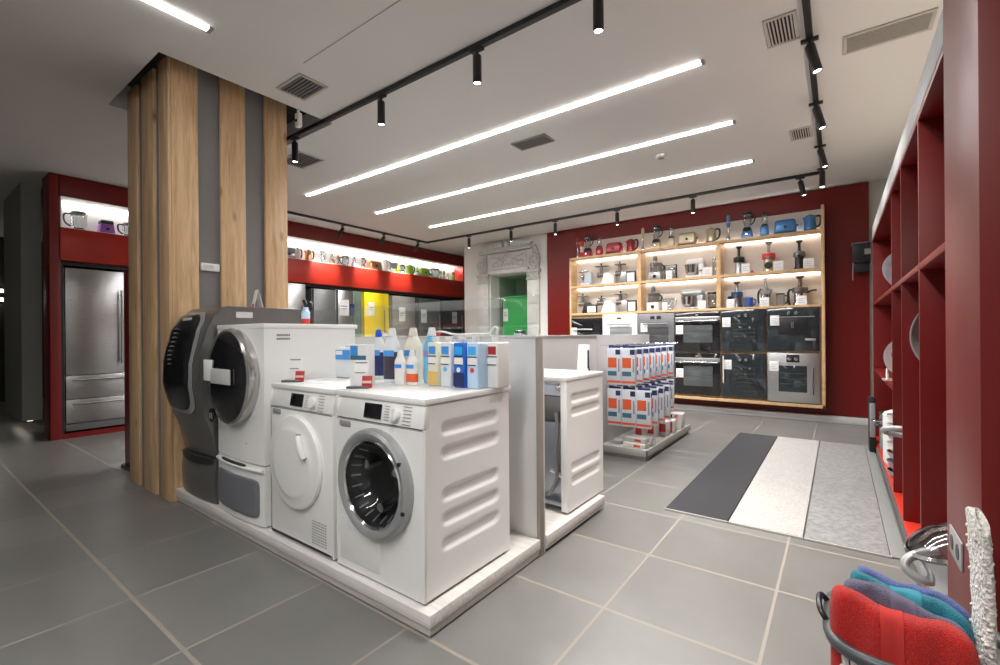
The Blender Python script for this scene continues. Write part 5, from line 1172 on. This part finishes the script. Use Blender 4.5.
# ------------------------------------------------------------------ laundry basket with towels in front
bx, by = .145, 1.46
bk = thing('laundry_basket', 'grey rimmed white lattice basket holding folded towels', 'basket', (bx, by, 0))
def ell(a, sx, sy):
    c, s = cos(a), sin(a); return (sx * abs(c) ** .55 * (1 if c >= 0 else -1), sy * abs(s) ** .55 * (1 if s >= 0 else -1))
m = MB()
m.tube([(*ell(a * PI / 24, .168, .168), .475) for a in range(48)], .015, 10, closed=True); m.build('rim', mat('basket_rim_grey', (.06, .065, .07), .4), bk)
for s in (-1, 1):
    MB().tube([(s * .165, -.05, .475), (s * .185, -.05, .50), (s * .19, -.02, .51), (s * .19, .02, .51), (s * .185, .05, .5), (s * .165, .05, .475)], .007, 8, smooth=2).build('handle', BLACK, bk)
m = MB()
for k in range(28):
    a = k / 28 * 2 * PI
    m.tube([(*ell(a, .16, .16), .47), (*ell(a + .12, .143, .143), .24), (*ell(a, .12, .12), .01)], .007, 6)
for z in (.08, .15, .22, .29, .36, .42):
    f = .12 + .04 * z / .47
    m.tube([(*ell(a * PI / 20, f + .002, f), z) for a in range(40)], .007, 6, closed=True)
m.lathe([(0, 0), (.12, 0), (.125, .012), (0, .012)], 32); m.build('lattice', WHITE2, bk)

def towel(name, label, x0, x1, y, zt0, zt1, th, m, drop, fold=.0, seed=0, band=None, rz=0.):
    """folded towel standing on edge: soft rounded slab with uneven top"""
    rnd = random.Random(seed); ph = rnd.random() * 6
    t = thing(name, label, 'towel', (0, y, 0), 0, None)
    def f(u, v):
        # u along the length, v round the cross-section
        a = 2 * PI * v; q = 2 * u - 1
        x = x0 + (x1 - x0) * u
        zt = zt0 + (zt1 - zt0) * u
        end = (1 - abs(q) ** 10) ** .5 if abs(q) < 1 else 0
        c, s = cos(a), sin(a)
        yy = th * .5 * (abs(c) ** .7) * (1 if c >= 0 else -1) * (.35 + .65 * end)
        zc = zt - drop / 2; zz = zc + drop / 2 * (abs(s) ** .45) * (1 if s >= 0 else -1) * (.55 + .45 * end if s > 0 else 1)
        w = .006 * sin(9 * u + ph) + .004 * sin(23 * u + 5 * v + ph)
        return (x, yy + w, zz + (.007 * sin(7 * u + ph * 2) if s > 0 else 0))
    mb = MB().grid(f, 60, 40); mb.build('folded_cloth', m, t, ang=80)
    if band:
        b0, b1 = band
        mb = MB().grid(lambda u, v: (lambda p: (p[0], p[1] * 1.02 + (-.0015 if p[1] < 0 else .0015), p[2] + .0015))(f(b0 + (b1 - b0) * u, v)), 10, 40); mb.build('woven_band', mat(name + '_band', tuple(min(1, k * .8 + .004) for k in m_base[m.name]), .8), t, ang=80)
    return t
m_base = {'red_terry': (.62, .03, .025), 'teal_terry': (.04, .3, .4), 'grey_purple_terry': (.17, .16, .24), 'blue_terry': (.13, .17, .42)}
towel('bath_towel', 'bright red folded towel at the front of the basket', -.02, .235, 1.375, .592, .552, .075, TOWR, .215, seed=1, band=(.36, .52))
towel('bath_towel', 'grey purple folded towel just behind the red one', .004, .235, 1.455, .592, .54, .05, TOWG, .17, seed=2, band=(.4, .6))
towel('bath_towel', 'teal folded towel between grey purple and blue ones', .02, .25, 1.512, .592, .535, .05, TOWT, .17, seed=3, band=(.35, .6))
towel('bath_towel', 'blue folded towel at the back of the basket', .035, .26, 1.567, .585, .53, .045, TOWB, .17, seed=4)
t = thing('bath_mat', 'white bobbled bath mat standing upright beside the red towel', 'bath mat', (.252, 1.50, .0), rad(2))
def fm(u, v):
    a = 2 * PI * v; c, s = cos(a), sin(a)
    w = .012 * (1 + .12 * sin(u * 40) * cos(v * 30)); L_ = .12
    x = w * c + .012 * sin(u * 3); y = L_ * (abs(s) ** .5) * (1 if s >= 0 else -1) * .55
    z = .2 + .6 * u - .02 * (abs(s) ** 3) * u
    e = 1 if u < .96 else max(0., 1 - ((u - .96) / .04) ** 2) ** .5
    return (x * e, y * e, z)
mb = MB().grid(fm, 90, 48)
for k in range(160):
    rr = random.Random(k); u_, v_ = rr.random() * .93, rr.random()
    p = fm(u_, v_); mb.sphere((p[0] * .88, p[1] * .98, p[2]), .0045, (1, 1, 1), 8)
mb.build('bobbled_pile', MATW, t, ang=80)

# ------------------------------------------------------------------ sky fill through the front left open behind the camera, added LED line there
struct('wall_front', MB().box(-13, -4.1, 0, -4, -4, HC).box(-4, -4.1, 2.7, 2.2, -4, HC), WALLM, flat=True)
w = bpy.data.worlds.new('world'); SC.world = w; w.use_nodes = True
w.node_tree.nodes['Background'].inputs['Color'].default_value = (.9, .95, 1, 1); w.node_tree.nodes['Background'].inputs['Strength'].default_value = .12
led(-.7, -2.6, -.7, .6, 'unseen white LED line added in the ceiling behind the viewpoint', LE * .85)  # added out of view for the room's overall brightness
SC.view_settings.view_transform = 'Standard'; SC.view_settings.look = 'None'; SC.view_settings.exposure = .12; SC.view_settings.gamma = 1
SC.view_settings.use_curve_mapping = False
SC.cycles.use_denoising = True
SC.cycles.max_bounces = 8; SC.cycles.transparent_max_bounces = 24
SC.cycles.sample_clamp_indirect = 4.
